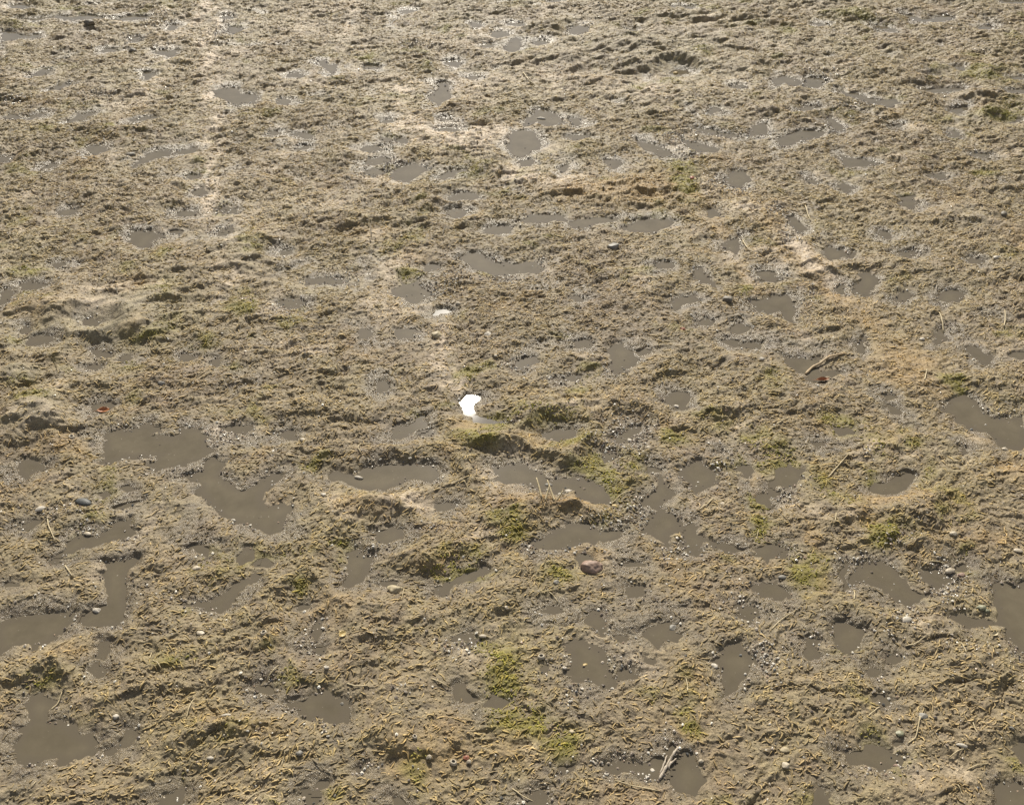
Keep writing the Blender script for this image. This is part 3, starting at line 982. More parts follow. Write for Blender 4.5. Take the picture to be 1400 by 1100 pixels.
me = np_mesh('moss', V, Fq); add_color(me, C); me.materials.append(M_MOSS)
tag(link(bpy.data.objects.new('moss', me)), 'yellow green moss growing in cushions on the hummocks and puddle banks', 'moss', kind='stuff')
print('moss', n)

# grit and shell crumbs: small irregular wet flakes near the shores
def flakes(x, y, r, color, sink=0.3):
    n = len(x)
    base = np.array([[1, 0, 0], [0.3, 0.9, 0], [-0.8, 0.5, 0], [-0.7, -0.7, 0], [0.4, -0.95, 0], [0, 0, 0.55], [0, 0, -0.5]], float)
    tri = np.array([[0, 1, 5], [1, 2, 5], [2, 3, 5], [3, 4, 5], [4, 0, 5], [1, 0, 6], [2, 1, 6], [3, 2, 6], [4, 3, 6], [0, 4, 6]])
    V = base[None] * RNG.uniform(0.6, 1.3, (n, 7, 1)) * r[:, None, None]
    a = RNG.uniform(0, 6.28, n); ca, sa = np.cos(a)[:, None], np.sin(a)[:, None]
    vx, vy = V[..., 0] * ca - V[..., 1] * sa, V[..., 0] * sa + V[..., 1] * ca
    tx, ty = RNG.normal(0, 0.22, (n, 1)), RNG.normal(0, 0.22, (n, 1))
    vz = V[..., 2] + vx * tx + vy * ty
    z = np.maximum(samp(Z, x, y), -0.0012)
    P = np.stack([vx + x[:, None], vy + y[:, None], vz + (z + r * sink)[:, None]], -1)
    T = (np.arange(n) * 7)[:, None, None] + tri[None]
    return P.reshape(-1, 3), T.reshape(-1, 3), np.repeat(color[:, None], 7, 1).reshape(-1, 3)


GRIT = spots("""620 380 20 8 1;690 385 25 4 1;740 358 8 8 1;470 380 16 8 1;395 425 25 15 .8;590 395 30 8 .7;600 398 18 8 .8;700 500 22 10 1;760 520 25 8 1;830 500 14 10 .7;
860 590 30 14 1;840 600 30 16 1.2;850 615 20 12 1;780 670 16 7 1.4;700 575 16 5 1.1;735 665 14 6 .9;870 700 14 12 1.3;840 715 22 7 1.1;820 710 16 6 .9;765 750 14 6 1.2;
725 745 12 8 1;310 595 18 12 1.1;200 620 14 8 .9;165 590 10 6 1;105 845 10 8 1.3;120 725 14 6 1.2;75 705 30 10 .5;630 880 16 6 1.6;630 890 20 10 .8;435 895 14 12 1;430 870 8 20 .8;
1000 260 20 8 .9;1060 290 14 8 .8;980 250 20 5 .9;920 190 14 8 1.2;940 215 18 5 1;985 185 30 5 .8;1080 325 14 10 .9;1110 405 8 10 .9;1180 620 8 4 .6;1070 680 14 8 1.1;1350 560 14 8 1;
1220 745 22 8 1;1280 775 14 8 1.3;1300 790 20 12 1;1180 770 14 12 1;1290 815 18 10 1.2;1235 845 20 12 1;990 640 14 12 1;960 660 18 8 .9;930 745 14 8 1.2;920 760 20 10 .9;
850 910 20 8 1;825 920 14 10 .9;790 955 12 18 1;830 1040 30 6 1;870 1055 30 6 1.1;920 1030 8 18 1.2;1045 880 10 12 1;1050 905 20 20 1;1210 1045 14 6 1.2;1230 1040 14 8 1;1195 1060 20 6 .8;
400 970 14 6 .9;450 990 10 6 .9;550 945 10 8 .8;500 1055 10 8 .8;350 1000 20 12 .3;345 950 10 10 1;240 820 30 6 .6;250 650 20 8 .5;590 720 14 6 .5;500 755 14 6 1;520 750 14 5 .9;
20 140 20 5 1;180 55 14 6 .8;140 130 14 4 .8;215 30 14 10 .5;300 45 14 14 .5;570 65 20 6 .5;530 195 10 8 .8;540 225 20 5 .9;510 240 16 5 .9;305 315 12 5 1.2;300 290 10 5 1;
1200 870 16 10 .7;1150 150 14 4 .8;1140 180 10 3 1;1125 105 20 6 .7;1180 145 14 3 .7;1080 760 14 10 .8;1310 880 30 30 .3;1390 900 14 14 .5;1010 820 14 20 .5""")
GR = np.clip(splat(GRIT), 0, 1.6)
x, y = scatter(700000)
sd, gr = samp(SDF, x, y), samp(GR, x, y)
nz = smooth(-0.15, 0.4, perlin(x / 0.09, y / 0.09, 70))
p = 0.24 * np.exp(-((sd - 0.002) / 0.012) ** 2) * nz + 0.75 * np.clip(gr, 0, 1.4) * (sd > -0.03) + 0.012
k = RNG.uniform(0, 1, len(x)) < p * np.where(sd < -0.006, 0.25, 1)
x, y = x[k], y[k]; n = len(x)
pal = np.array([[0.14, 0.115, 0.095], [0.22, 0.18, 0.145], [0.36, 0.31, 0.26], [0.66, 0.62, 0.56], [0.10, 0.10, 0.10], [0.30, 0.22, 0.16]])
c = pal[RNG.choice(6, n, p=[.20, .20, .20, .28, .05, .07])] * RNG.uniform(0.8, 1.2, (n, 1))  # whitish share of the flakes stands in for glints, put into their colour
V, T, C = flakes(x, y, RNG.uniform(0.0011, 0.0030, n) * RNG.uniform(0.7, 1.35, n) * (1 + 0.35 * smooth(2, 4.5, y)), c, 0.6)
me = np_mesh('shell_grit', V, T, False); add_color(me, C); me.materials.append(M_GRIT)
tag(link(bpy.data.objects.new('shell_grit', me)), 'wet grit and shell crumbs with painted glints strewn along the puddle shores', 'grit', kind='stuff')
print('grit', n)

# crumbs of mud and algae between the strands
x, y = scatter(420000)
sd, sm_, pl = samp(SDF, x, y), samp(SMO, x, y), samp(PAL, x, y)
k = RNG.uniform(0, 1, len(x)) < (0.50 + 0.5 * perlin(x / 0.10, y / 0.10, 80)) * smooth(-0.001, 0.012, sd) * (1 - 0.6 * samp(WET, x, y)) * (1 - 0.85 * sm_) * (1 - 0.4 * np.clip(pl, 0, 1)) * (1 - 0.5 * smooth(2.8, 5, y))
x, y = x[k], y[k]; n = len(x)
c = samp(COL, x, y) * RNG.uniform(0.65, 1.6, (n, 1)) * np.array([1.08, 1.04, 0.98])
V, T, C = flakes(x, y, RNG.uniform(0.0012, 0.0034, n), c, 0.10)
me = np_mesh('mud_crumbs', V, T, True); add_color(me, C); me.materials.append(M_MAT)
tag(link(bpy.data.objects.new('mud_crumbs', me)), 'brown crumbs of mud and algae strewn all over the mat', 'mud', kind='stuff')
print('crumbs', n)

# ---------------------------------------------------------------- single things
def bm_obj(name, bm, mat, smooth_=True, parent=None):
    me = bpy.data.meshes.new(name); bm.to_mesh(me); bm.free()
    for p in me.polygons: p.use_smooth = smooth_
    me.materials.append(mat)
    o = link(bpy.data.objects.new(name, me))
    if parent: o.parent = parent
    return o


def stone_mesh(rx, ry, rz, seed, rough_=0.14, pits=0):
    rnd = random.Random(seed)
    bm = bmesh.new()
    bmesh.ops.create_icosphere(bm, subdivisions=4, radius=1)
    dirs = [(Vector((rnd.gauss(0, 1), rnd.gauss(0, 1), rnd.gauss(0, 1))).normalized(), rnd.uniform(0.55, 0.9)) for _ in range(7)]
    ph = [rnd.uniform(0, 6) for _ in range(6)]
    pit = [Vector((rnd.gauss(0, 1), rnd.gauss(0, 1), abs(rnd.gauss(0, 1)))).normalized() for _ in range(pits)]
    for v in bm.verts:
        p = v.co.copy()
        for d, h in dirs:                       # worn facets
            e = p.dot(d) - h
            if e > 0: p -= d * e * 0.75
        n = math.sin(p.x * 3.1 + ph[0]) * math.sin(p.y * 3.7 + ph[1]) + 0.5 * math.sin(p.x * 7 + ph[2]) * math.sin(p.z * 8 + ph[3]) + 0.3 * math.sin(p.y * 13 + ph[4]) * math.sin(p.x * 12 + ph[5])
        p *= 1 + rough_ * n * 0.6
        for q in pit:
            dd = (v.co - q).length
            if dd < 0.35: p *= 1 - 0.22 * (1 - dd / 0.35)
        v.co = Vector((p.x * rx, p.y * ry, p.z * rz))
    return bm


def tube_bm(pts, radii, sides=7, bm=None):
    bm = bm or bmesh.new()
    rings = []
    pts = [Vector(p) for p in pts]
    for i, p in enumerate(pts):
        t = (pts[min(i + 1, len(pts) - 1)] - pts[max(i - 1, 0)]).normalized()
        up = Vector((0, 0, 1)) if abs(t.z) < 0.9 else Vector((1, 0, 0))
        a = t.cross(up).normalized(); b = t.cross(a)
        rings.append([bm.verts.new(p + (a * math.cos(2 * math.pi * k / sides) + b * math.sin(2 * math.pi * k / sides)) * radii[i]) for k in range(sides)])
    for i in range(len(rings) - 1):
        for k in range(sides):
            bm.faces.new((rings[i][k], rings[i][(k + 1) % sides], rings[i + 1][(k + 1) % sides], rings[i + 1][k]))
    bm.faces.new(rings[0][::-1]); bm.faces.new(rings[-1])
    return bm


def place(o, px, py, dz=0.0, rot=0.0):
    x, y = g(px, py); o.location = (x, y, max(zat(x, y), -0.002) + dz); o.rotation_euler.z = rot
    return o


MS = {
    'pink': simple_material('pink_stone', (0.19, 0.125, 0.09), (0.36, 0.25, 0.19), 90, 0.6, 0.6, 0.0015),
    'grey': simple_material('grey_stone', (0.12, 0.11, 0.09), (0.27, 0.25, 0.21), 160, 0.55),
    'brown': simple_material('brown_stone', (0.10, 0.085, 0.065), (0.22, 0.19, 0.14), 160, 0.6),
    'tan': simple_material('tan_stone', (0.30, 0.24, 0.14), (0.46, 0.39, 0.25), 130, 0.6),
    'white': simple_material('white_stone', (0.30, 0.26, 0.20), (0.62, 0.57, 0.48), 190, 0.6),
    'cream': simple_material('cream_shell', (0.28, 0.23, 0.155), (0.54, 0.47, 0.36), 210, 0.5),
    'green': simple_material('green_stone', (0.15, 0.15, 0.09), (0.30, 0.29, 0.19), 150, 0.5),
    'yellow': simple_material('yellow_stone', (0.38, 0.26, 0.08), (0.55, 0.42, 0.18), 160, 0.5),
    'orange': simple_material('orange_leaf', (0.30, 0.10, 0.035), (0.48, 0.20, 0.07), 180, 0.5),
    'red': simple_material('red_bit', (0.24, 0.085, 0.05), (0.38, 0.16, 0.10), 200, 0.5),
    'black': simple_material('mussel_shell', (0.03, 0.034, 0.034), (0.11, 0.11, 0.10), 190, 0.55),
    'hole': simple_material('shell_inside', (0.03, 0.028, 0.022), (0.08, 0.07, 0.055), 150, 0.7),
    'straw': simple_material('dry_straw', (0.36, 0.28, 0.15), (0.56, 0.47, 0.29), 200, 0.55),
    'twig': simple_material('twig_bark', (0.30, 0.21, 0.11), (0.48, 0.36, 0.21), 220, 0.6, 0.8),
    'dark': simple_material('dark_stalk', (0.06, 0.045, 0.025), (0.14, 0.11, 0.06), 200, 0.6),
    'drift': simple_material('driftwood', (0.26, 0.21, 0.15), (0.52, 0.45, 0.36), 160, 0.6, 0.9),
}

# stones: px py half-width(px) flatness material label
STONES = [
    (808, 776, 17, .62, 'pink', 'pinkish brown pitted stone half sunk in the mat below the centre'),
    (132, 833, 6, .75, 'white', 'white stone standing in shallow water at the left'),
    (540, 807, 11, .5, 'tan', 'flat tan stone below the tall narrow puddle left of centre'),
    (838, 339, 9, .6, 'grey', 'grey brown stone lying alone in the upper half right of centre'),
    (994, 416, 8, .55, 'brown', 'dull brown stone beside orange mud right of the centre'),
    (597, 460, 8, .7, 'tan', 'yellowish knobbly stone just below the small silvery puddle'),
    (920, 857, 7, .5, 'grey', 'flat grey brown stone on the puddle edge at lower right of centre'),
    (1340, 833, 7, .65, 'green', 'larger of two greenish pebbles at the right edge'),
    (1348, 837, 4, .7, 'green', 'smaller of two greenish pebbles at the right edge'),
    (1072, 1028, 7, .6, 'tan', 'upper pale pebble of the pair at lower right'),
    (1072, 1051, 6, .6, 'cream', 'lower pale pebble of the pair at lower right'),
    (1260, 983, 7, .55, 'grey', 'dark backed grey pebble by a thin root at lower right'),
    (1229, 1004, 6, .55, 'green', 'rounded greenish pebble in a small hollow at lower right'),
    (800, 908, 4, .6, 'yellow', 'yellow pebble lying in the middle of the tall puddle'),
    (781, 1003, 4.5, .6, 'tan', 'orange tan pebble right of the green moss streak at the bottom'),
    (270, 780, 6, .6, 'cream', 'pale pebble beside the slim puddle at lower left'),
    (160, 983, 4.5, .6, 'white', 'white pebble above a small puddle at lower left'),
    (276, 870, 6, .4, 'cream', 'pale flat pebble right of the broad left edge puddle'),
    (976, 911, 5, .7, 'white', 'round white pebble on the left shore of the upright oval puddle'),
    (892, 1052, 4, .7, 'white', 'white pebble in the ragged puddle left of the driftwood'),
    (829, 1058, 3.5, .7, 'white', 'bluish white pebble at the left end of the ragged bottom puddle'),
    (1225, 1046, 5, .5, 'pink', 'pinkish pale pebble right of the spread out puddle'),
    (958, 1041, 4, .7, 'cream', 'cream pebble on the right rim of the deep driftwood puddle'),
    (415, 605, 5, .6, 'cream', 'cream pebble above the long shaded puddle left of centre'),
    (861, 601, 4, .7, 'white', 'round white pebble in the gritty water right of the centre'),
    (886, 615, 3.5, .7, 'cream', 'cream pebble beside the gritty water right of the centre'),
    (777, 671, 5, .6, 'white', 'white pebble in the gap of the winding mossy puddle'),
    (319, 711, 4, .7, 'white', 'white pebble on the lower edge of the winding channel'),
    (443, 681, 4, .7, 'white', 'white pebble in the mat right of the winding channel'),
    (988, 691, 4.5, .6, 'cream', 'cream pebble with a green rim right of the triangular puddle'),
    (1299, 737, 6, .6, 'cream', 'cream pebble at right below the ochre slope'),
    (1313, 787, 6, .6, 'pink', 'pinkish shell covered pebble among the grit at right'),
    (1373, 615, 4, .6, 'cream', 'cream pebble on the shore of the wedge puddle'),
    (760, 799, 5, .5, 'grey', 'smooth bluish grey pebble left of the mossy pinkish stone'),
    (840, 692, 4, .6, 'yellow', 'orange yellow pebble above the foot of the big hummock'),
    (410, 1032, 5, .7, 'grey', 'round grey pebble in the knobbly mat at the bottom left of centre'),
    (222, 527, 5, .7, 'grey', 'small grey stone in the open mat above the lobed puddle'),
    (1380, 1000, 4, .7, 'grey', 'grey pebble near the right edge above the corner puddle'),
    (1361, 357, 5, .6, 'white', 'whitish pebble near the right edge in the upper half'),
    (1260, 465, 4, .6, 'white', 'small white pebble in ochre mud at middle right'),
    (925, 555, 4, .6, 'white', 'white pebble in the small round puddle by the ledge'),
    (124, 39, 8, .6, 'brown', 'dark flat stone near the top left corner'),
    (182, 71, 7, .6, 'brown', 'dark lump of stone at upper left under an ochre patch'),
    (1370, 300, 6, .6, 'brown', 'small dark stone by a hole near the right edge'),
    (179, 214, 7, .55, 'brown', 'brown pebble with a pale shell beside it at upper left'),
    (945, 252, 4, .7, 'red', 'small reddish pebble in the mossy ochre track at upper right'),
    (933, 455, 4, .6, 'red', 'tiny orange red pebble in the open mat right of the egg shaped puddle'),
    (637, 1036, 5, .6, 'red', 'small red pebble between two white shells at the bottom'),
    (1040, 495, 4, .6, 'white', 'small white pebble left of the puddle with the crooked twig'),
    (780, 474, 3.5, .6, 'cream', 'tiny cream pebble left of the egg shaped puddle'),
    (423, 497, 3, .7, 'white', 'tiny white pebble in the open mat left of the centre'),
    (627, 419, 4, .6, 'cream', 'cream pebble on the mat right of the small silvery puddle'),
    (667, 460, 5, .5, 'white', 'white chip in the open mat lower right of the silvery puddle'),
    (924, 100, 3.5, .7, 'yellow', 'tiny yellow pebble in the crescent puddle below the rippled humps'),
]
for i, (px, py, hw, flat, mk, lab) in enumerate(STONES):
    r = px_size(py, hw)
    rnd = random.Random(100 + i)
    bm = stone_mesh(r, r * rnd.uniform(0.62, 0.85), r * flat * 0.85, 100 + i, 0.2 if hw > 10 else 0.13, 5 if hw > 14 else 0)
    o = bm_obj('stone' if hw > 7 else 'pebble', bm, MS[mk])
    place(o, px, py + hw * 0.1, r * flat * 0.25, rnd.uniform(-0.4, 0.4))
    tag(o, lab, 'stone' if hw > 7 else 'pebble', 'stones and pebbles on the mud')


def ring_shell(r):
    """barnacle or limpet with a dark opening"""
    bm = bmesh.new(); n = 22; prof = [(1.0, 0.0), (0.93, 0.30), (0.74, 0.62), (0.56, 0.66), (0.46, 0.50)]
    rings = []
    for rr, z in prof:
        rings.append([bm.verts.new((r * rr * math.cos(2 * math.pi * k / n) * (1 + 0.07 * math.sin(k * 2.1)), r * 0.85 * rr * math.sin(2 * math.pi * k / n) * (1 + 0.07 * math.sin(k * 2.1)), r * z)) for k in range(n)])
    for i in range(len(rings) - 1):
        for k in range(n):
            bm.faces.new((rings[i][k], rings[i][(k + 1) % n], rings[i + 1][(k + 1) % n], rings[i + 1][k]))
    return bm


def ring_hole(r):
    bm = bmesh.new(); n = 22
    c = bm.verts.new((0, 0, r * 0.12))
    ring = [bm.verts.new((r * 0.47 * math.cos(2 * math.pi * k / n), r * 0.40 * math.sin(2 * math.pi * k / n), r * 0.48)) for k in range(n)]
    for k in range(n):
        bm.faces.new((c, ring[k], ring[(k + 1) % n]))
    return bm


RINGS = [(620, 1045, 5.5, 'white ring shaped shell with a dark hole at the bottom centre'),
         (740, 900, 5.5, 'oval ring shell with a dark centre left of the tall puddle'),
         (100, 603, 5, 'pale ring shell in ochre mud left of the lobed puddle'),
         (363, 874, 5, 'greenish white ring shell at lower left of the yellow leaf'),
         (568, 1015, 4, 'thin ring shell in smooth mud above the bottom centre')]
for px, py, hw, lab in RINGS:
    r = px_size(py, hw)
    e = link(bpy.data.objects.new('ring_shell', None)); e.empty_display_size = 0.01
    place(e, px, py, 0.0015, random.Random(px).uniform(-1, 1)); e.rotation_euler.x = -0.15
    tag(e, lab, 'shell', 'small shells on the mud')
    bm_obj('shell_wall', ring_shell(r), MS['cream'], parent=e)
    bm_obj('opening', ring_hole(r), MS['hole'], parent=e)


def snail(r):
    pts, rad = [], []
    for k in range(46):
        t = k / 45.0
        a = t * 2 * math.pi * 2.6
        s_ = math.exp(-(1 - t) * 2.3)
        pts.append((r * 0.60 * s_ * math.cos(a), r * 0.60 * s_ * math.sin(a), r * (0.95 - 0.75 * s_)))
        rad.append(r * 0.46 * s_)
    return tube_bm(pts, rad, 9)


SNAILS = [(588, 1040, 5, 'cream', 'white snail shell with a dark mouth left of the white ring shell'),
          (642, 1043, 4.5, 'cream', 'white snail shell right of the red pebble at the bottom'),
          (468, 962, 4, 'grey', 'grey snail shell at the right edge of the five sided puddle'),
          (447, 920, 4.5, 'white', 'white snail shell in brown mat above the five sided puddle'),
          (771, 915, 4, 'white', 'white snail shell at the left tip of the tall puddle'),
          (1375, 340, 4, 'cream', 'tiny snail shell near the right edge in the upper half'),
          (1227, 840, 4, 'cream', 'cream snail shell just left of the white broken shell'),
          (692, 836, 4, 'cream', 'small cream snail shell below the long shaded bank at the centre')]
for px, py, hw, mk, lab in SNAILS:
    o = bm_obj('snail_shell', snail(px_size(py, hw)), MS[mk]); place(o, px, py, 0.0, px % 6); o.rotation_euler.x = 0.5
    tag(o, lab, 'shell', 'small shells on the mud')


def valve(rx, ry, rz, ribs=11, rag=0.0, seed=0):
    """one bivalve half, ribbed, with thickness"""
    bm = bmesh.new(); nr_, na = 7, 30; rnd = random.Random(seed)
    jag = [1 + rag * rnd.uniform(-1, 0.3) for _ in range(na)]
    top, bot = [], []
    for i in range(nr_ + 1):
        t = i / nr_; rt, rb = [], []
        for k in range(na):
            a = 2 * math.pi * k / na
            e = t * (jag[k] if i == nr_ else 1)
            x_ = rx * e * math.cos(a); y_ = ry * (e * math.sin(a) * (1.0 if math.sin(a) > 0 else 0.75)) + 0.25 * ry * (1 - t)
            z_ = rz * math.sqrt(max(0, 1 - (t * 0.97) ** 2)) + rz * 0.06 * math.cos(a * ribs) * t
            rt.append(bm.verts.new((x_, y_, z_))); rb.append(bm.verts.new((x_ * 0.95, y_ * 0.95, z_ - rz * 0.18)))
        top.append(rt); bot.append(rb)
    for i in range(nr_):
        for k in range(na):
            j = (k + 1) % na
            if i == 0 : pass
            bm.faces.new((top[i][k], top[i + 1][k], top[i + 1][j], top[i][j]))
            bm.faces.new((bot[i][j], bot[i + 1][j], bot[i + 1][k], bot[i][k]))
    for k in range(na):
        j = (k + 1) % na
        bm.faces.new((top[nr_][k], bot[nr_][k], bot[nr_][j], top[nr_][j]))
    bmesh.ops.remove_doubles(bm, verts=bm.verts, dist=rx * 0.004)
    return bm


VALVES = [(1238, 852, 8, 6, 'white', .35, 'white broken shell on wet grit at lower right'),
          (115, 690, 13, 8, 'black', .05, 'dark mussel shell half buried in the mat at the left'),
          (57, 700, 7, 5, 'white', .2, 'pale cockle shell by a gritty hollow at the far left'),
          (120, 731, 6, 4, 'cream', .15, 'rounded cream shell in the ragged puddle at lower left'),
          (1312, 1025, 8, 3.5, 'white', .15, 'long white shell lying in the mat at lower right'),
          (312, 987, 7, 3, 'white', .2, 'narrow white shell piece above the mossy mound at lower left'),
          (1298, 783, 8, 5, 'cream', .3, 'cream shell fragment in the gritty puddle at right'),
          (1391, 755, 7, 5, 'cream', .3, 'pale shell fragment touching the right edge'),
          (490, 653, 7, 3, 'white', .3, 'pale shell chip in the mat above the hummock left of centre'),
          (660, 872, 6, 3.5, 'cream', .2, 'cream shell chip under the green moss streak at the centre'),
          (1069, 791, 6, 4, 'grey', .1, 'bluish grey shell left of the moss streak at right'),
          (290, 1043, 5, 3, 'white', .1, 'white oval shell in smooth mud at lower left'),
          (750, 683 - 20, 6, 4, 'grey', .3, 'grey shell chip in the winding mossy puddle'),
          (740, 163, 7, 2.5, 'white', .3, 'white shell chip in the ragged upper centre puddle'),
          (116, 220, 6, 2.5, 'white', .2, 'white shell at upper left below a thin puddle')]
for i, (px, py, hw, hh, mk, rag, lab) in enumerate(VALVES):
    r = px_size(py, hw)
    o = bm_obj('mussel_shell' if mk == 'black' else 'shell', valve(r, r * hh / hw, r * 0.42, 11, rag, i), MS[mk])
    place(o, px, py, 0.001, random.Random(i).uniform(-0.5, 0.5)); o.rotation_euler.x = random.Random(i).uniform(-0.2, 0.2)
    tag(o, lab, 'shell', 'small shells on the mud')


def leaf_bm(L, Wd, curl):
    bm = bmesh.new(); nx_, ny_ = 14, 6; T, B = [], []
    for i in range(nx_ + 1):
        t = i / nx_; w = Wd * math.sin(math.pi * min(0.98, max(0.02, t))) ** 0.8
        a, b = [], []
        for j in range(-ny_ // 2, ny_ // 2 + 1):
            s_ = j / (ny_ / 2)
            z = curl * L * ((t - 0.5) ** 2 * 1.2 + 0.35 * (abs(s_) * w / max(Wd, 1e-6)) ** 2) - (0.03 * Wd if j == 0 else 0) + 0.04 * Wd * math.sin(i * 1.7 + j)
            a.append(bm.verts.new(((t - 0.5) * L, s_ * w, z + 0.0004))); b.append(bm.verts.new(((t - 0.5) * L, s_ * w, z)))
        T.append(a); B.append(b)
    n = len(T[0])
    for i in range(nx_):
        for j in range(n - 1):
            bm.faces.new((T[i][j], T[i + 1][j], T[i + 1][j + 1], T[i][j + 1]))
            bm.faces.new((B[i][j + 1], B[i + 1][j + 1], B[i + 1][j], B[i][j]))
        bm.faces.new((B[i][0], B[i + 1][0], T[i + 1][0], T[i][0])); bm.faces.new((T[i][n - 1], T[i + 1][n - 1], B[i + 1][n - 1], B[i][n - 1]))
    return bm


for px, py, L, Wd, mk, rot, lab in [
        (142, 561, 17, 4.5, 'orange', 0.15, 'orange leaf curled at the edge of a puddle at the left'),
        (1124, 520, 18, 3.0, 'orange', 0.1, 'narrow orange red leaf below the puddle with the crooked twig'),
        (469, 872, 11, 5.0, 'yellow', 0.9, 'pale yellow leaf standing out of the mat left of the bottom centre'),
        (1358, 590 + 280, 12, 3.0, 'straw', 0.4, 'straw coloured leaf blade by the large right edge puddle')]:
    s_ = px_size(py)
    e = link(bpy.data.objects.new('leaf', None)); e.empty_display_size = 0.01
    place(e, px, py, 0.002, rot); e.rotation_euler.x = 0.25
    tag(e, lab, 'leaf')
    bm_obj('leaf_blade', leaf_bm(L * s_, Wd * s_, 0.5), MS[mk], parent=e)
    bm_obj('leaf_stalk', tube_bm([(-L * s_ * 0.72, 0.001, 0.0005), (-L * s_ * 0.55, 0, 0.001), (-L * s_ * 0.42, 0, 0.0022)], [0.0005, 0.0006, 0.0004], 6), MS[mk], parent=e)


def stalk(name, pix, r_px, mat, label, cat, group, rise=0.0012, knots=0, parent=None, zs=None):
    """a stem laid along photo points, resting on the ground"""
    s_ = px_size(pix[0][1])
    w = [g(*p) for p in pix]
    P = []
    for i in range(len(w) - 1):
        m_ = 5
        for j in range(m_):
            t = j / m_
            P.append((w[i][0] * (1 - t) + w[i + 1][0] * t, w[i][1] * (1 - t) + w[i + 1][1] * t))
    P.append(w[-1])
    # smooth
    for _ in range(2):
        P = [P[0]] + [((P[i - 1][0] + 2 * P[i][0] + P[i + 1][0]) / 4, (P[i - 1][1] + 2 * P[i][1] + P[i + 1][1]) / 4) for i in range(1, len(P) - 1)] + [P[-1]]
    o0 = P[0]; z0 = max(zat(*o0), -0.001)
    hs = [max(zat(*p), -0.001) for p in P]
    n_ = len(P)
    line = [max(max(hs[max(0, i - 2):i + 3]) - 0.001, hs[i]) for i in range(n_)]
    pts, rad = [], []
    rr = px_size(pix[0][1], r_px)
    for i, p in enumerate(P):
        t = i / (n_ - 1)
        z = line[i] + rr * 0.6 + rise * math.sin(math.pi * t)
        if zs: z = z0 + zs * t
        pts.append((p[0] - o0[0], p[1] - o0[1], z - z0))
        rad.append(rr * (1 - 0.35 * t) * (1 + (0.28 if knots and i % knots == 2 else 0.0)) * (0.75 if i in (0, n_ - 1) else 1))
    o = bm_obj(name, tube_bm(pts, rad, 8), mat, parent=parent)
    o.location = (o0[0], o0[1], z0)
    if label: tag(o, label, cat, group)
    return o


# the crooked twig with a side shoot
tw = stalk('twig', [(1101, 512), (1110, 503), (1122, 499), (1131, 493), (1143, 490), (1154, 487)], 1.8, MS['twig'],
           'crooked light brown twig lying across a puddle at middle right', 'twig', None, 0.004, 4)
x0, y0 = tw.location.x, tw.location.y
a = g(1129, 495); b = g(1133, 489)
sh = bm_obj('side_shoot', tube_bm([(a[0] - x0, a[1] - y0, 0.006), (b[0] - x0, b[1] - y0, 0.010)], [0.0022, 0.0012], 6), MS['twig'], parent=tw)

# driftwood splinter
dw = stalk('driftwood', [(901, 1066), (910, 1050), (916, 1040), (922, 1030), (927, 1023)], 2.1, MS['drift'],
           'pale split driftwood splinter between two puddles at the bottom', 'driftwood', None, 0.003, 3)
x0, y0 = dw.location.x, dw.location.y
a = g(914, 1046); b = g(921, 1048)
for q, (pa, pb) in enumerate([((906, 1060), (920, 1030)), ((909, 1052), (925, 1037)), ((902, 1060), (912, 1033)), ((914, 1052), (917, 1041))]):
    a = g(*pa); b = g(*pb); rnd = random.Random(q); P_ = []; R_ = []
    for k_ in range(9):
        t = k_ / 8
        P_.append((a[0] * (1 - t) + b[0] * t - x0 + rnd.uniform(-.0006, .0006), a[1] * (1 - t) + b[1] * t - y0, 0.0025 + 0.002 * math.sin(t * 3.1) + rnd.uniform(0, .0008)))
        R_.append((0.0017 if k_ not in (0, 8) else 0.0005) * rnd.uniform(0.7, 1.2))
    bm_obj('splinter', tube_bm(P_, R_, 6), MS['drift'], parent=dw)

REEDS = [([(740, 693), (737, 683), (733, 672)], 'leftmost of the four leaning reed stubs on the mossy hummock'),
         ([(745, 695), (748, 687), (751, 680)], 'second and palest of the four leaning reed stubs'),
         ([(758, 694), (753, 683), (748, 671)], 'long third reed stub leaning left on the mossy hummock'),
         ([(760, 693), (765, 689), (769, 685)], 'short rightmost reed stub on the mossy hummock')]
for pix, lab in REEDS:
    stalk('reed_stub', pix, 1.5, MS['straw'], lab, 'reed', 'reed stubs on the mossy hummock', zs=0.014)

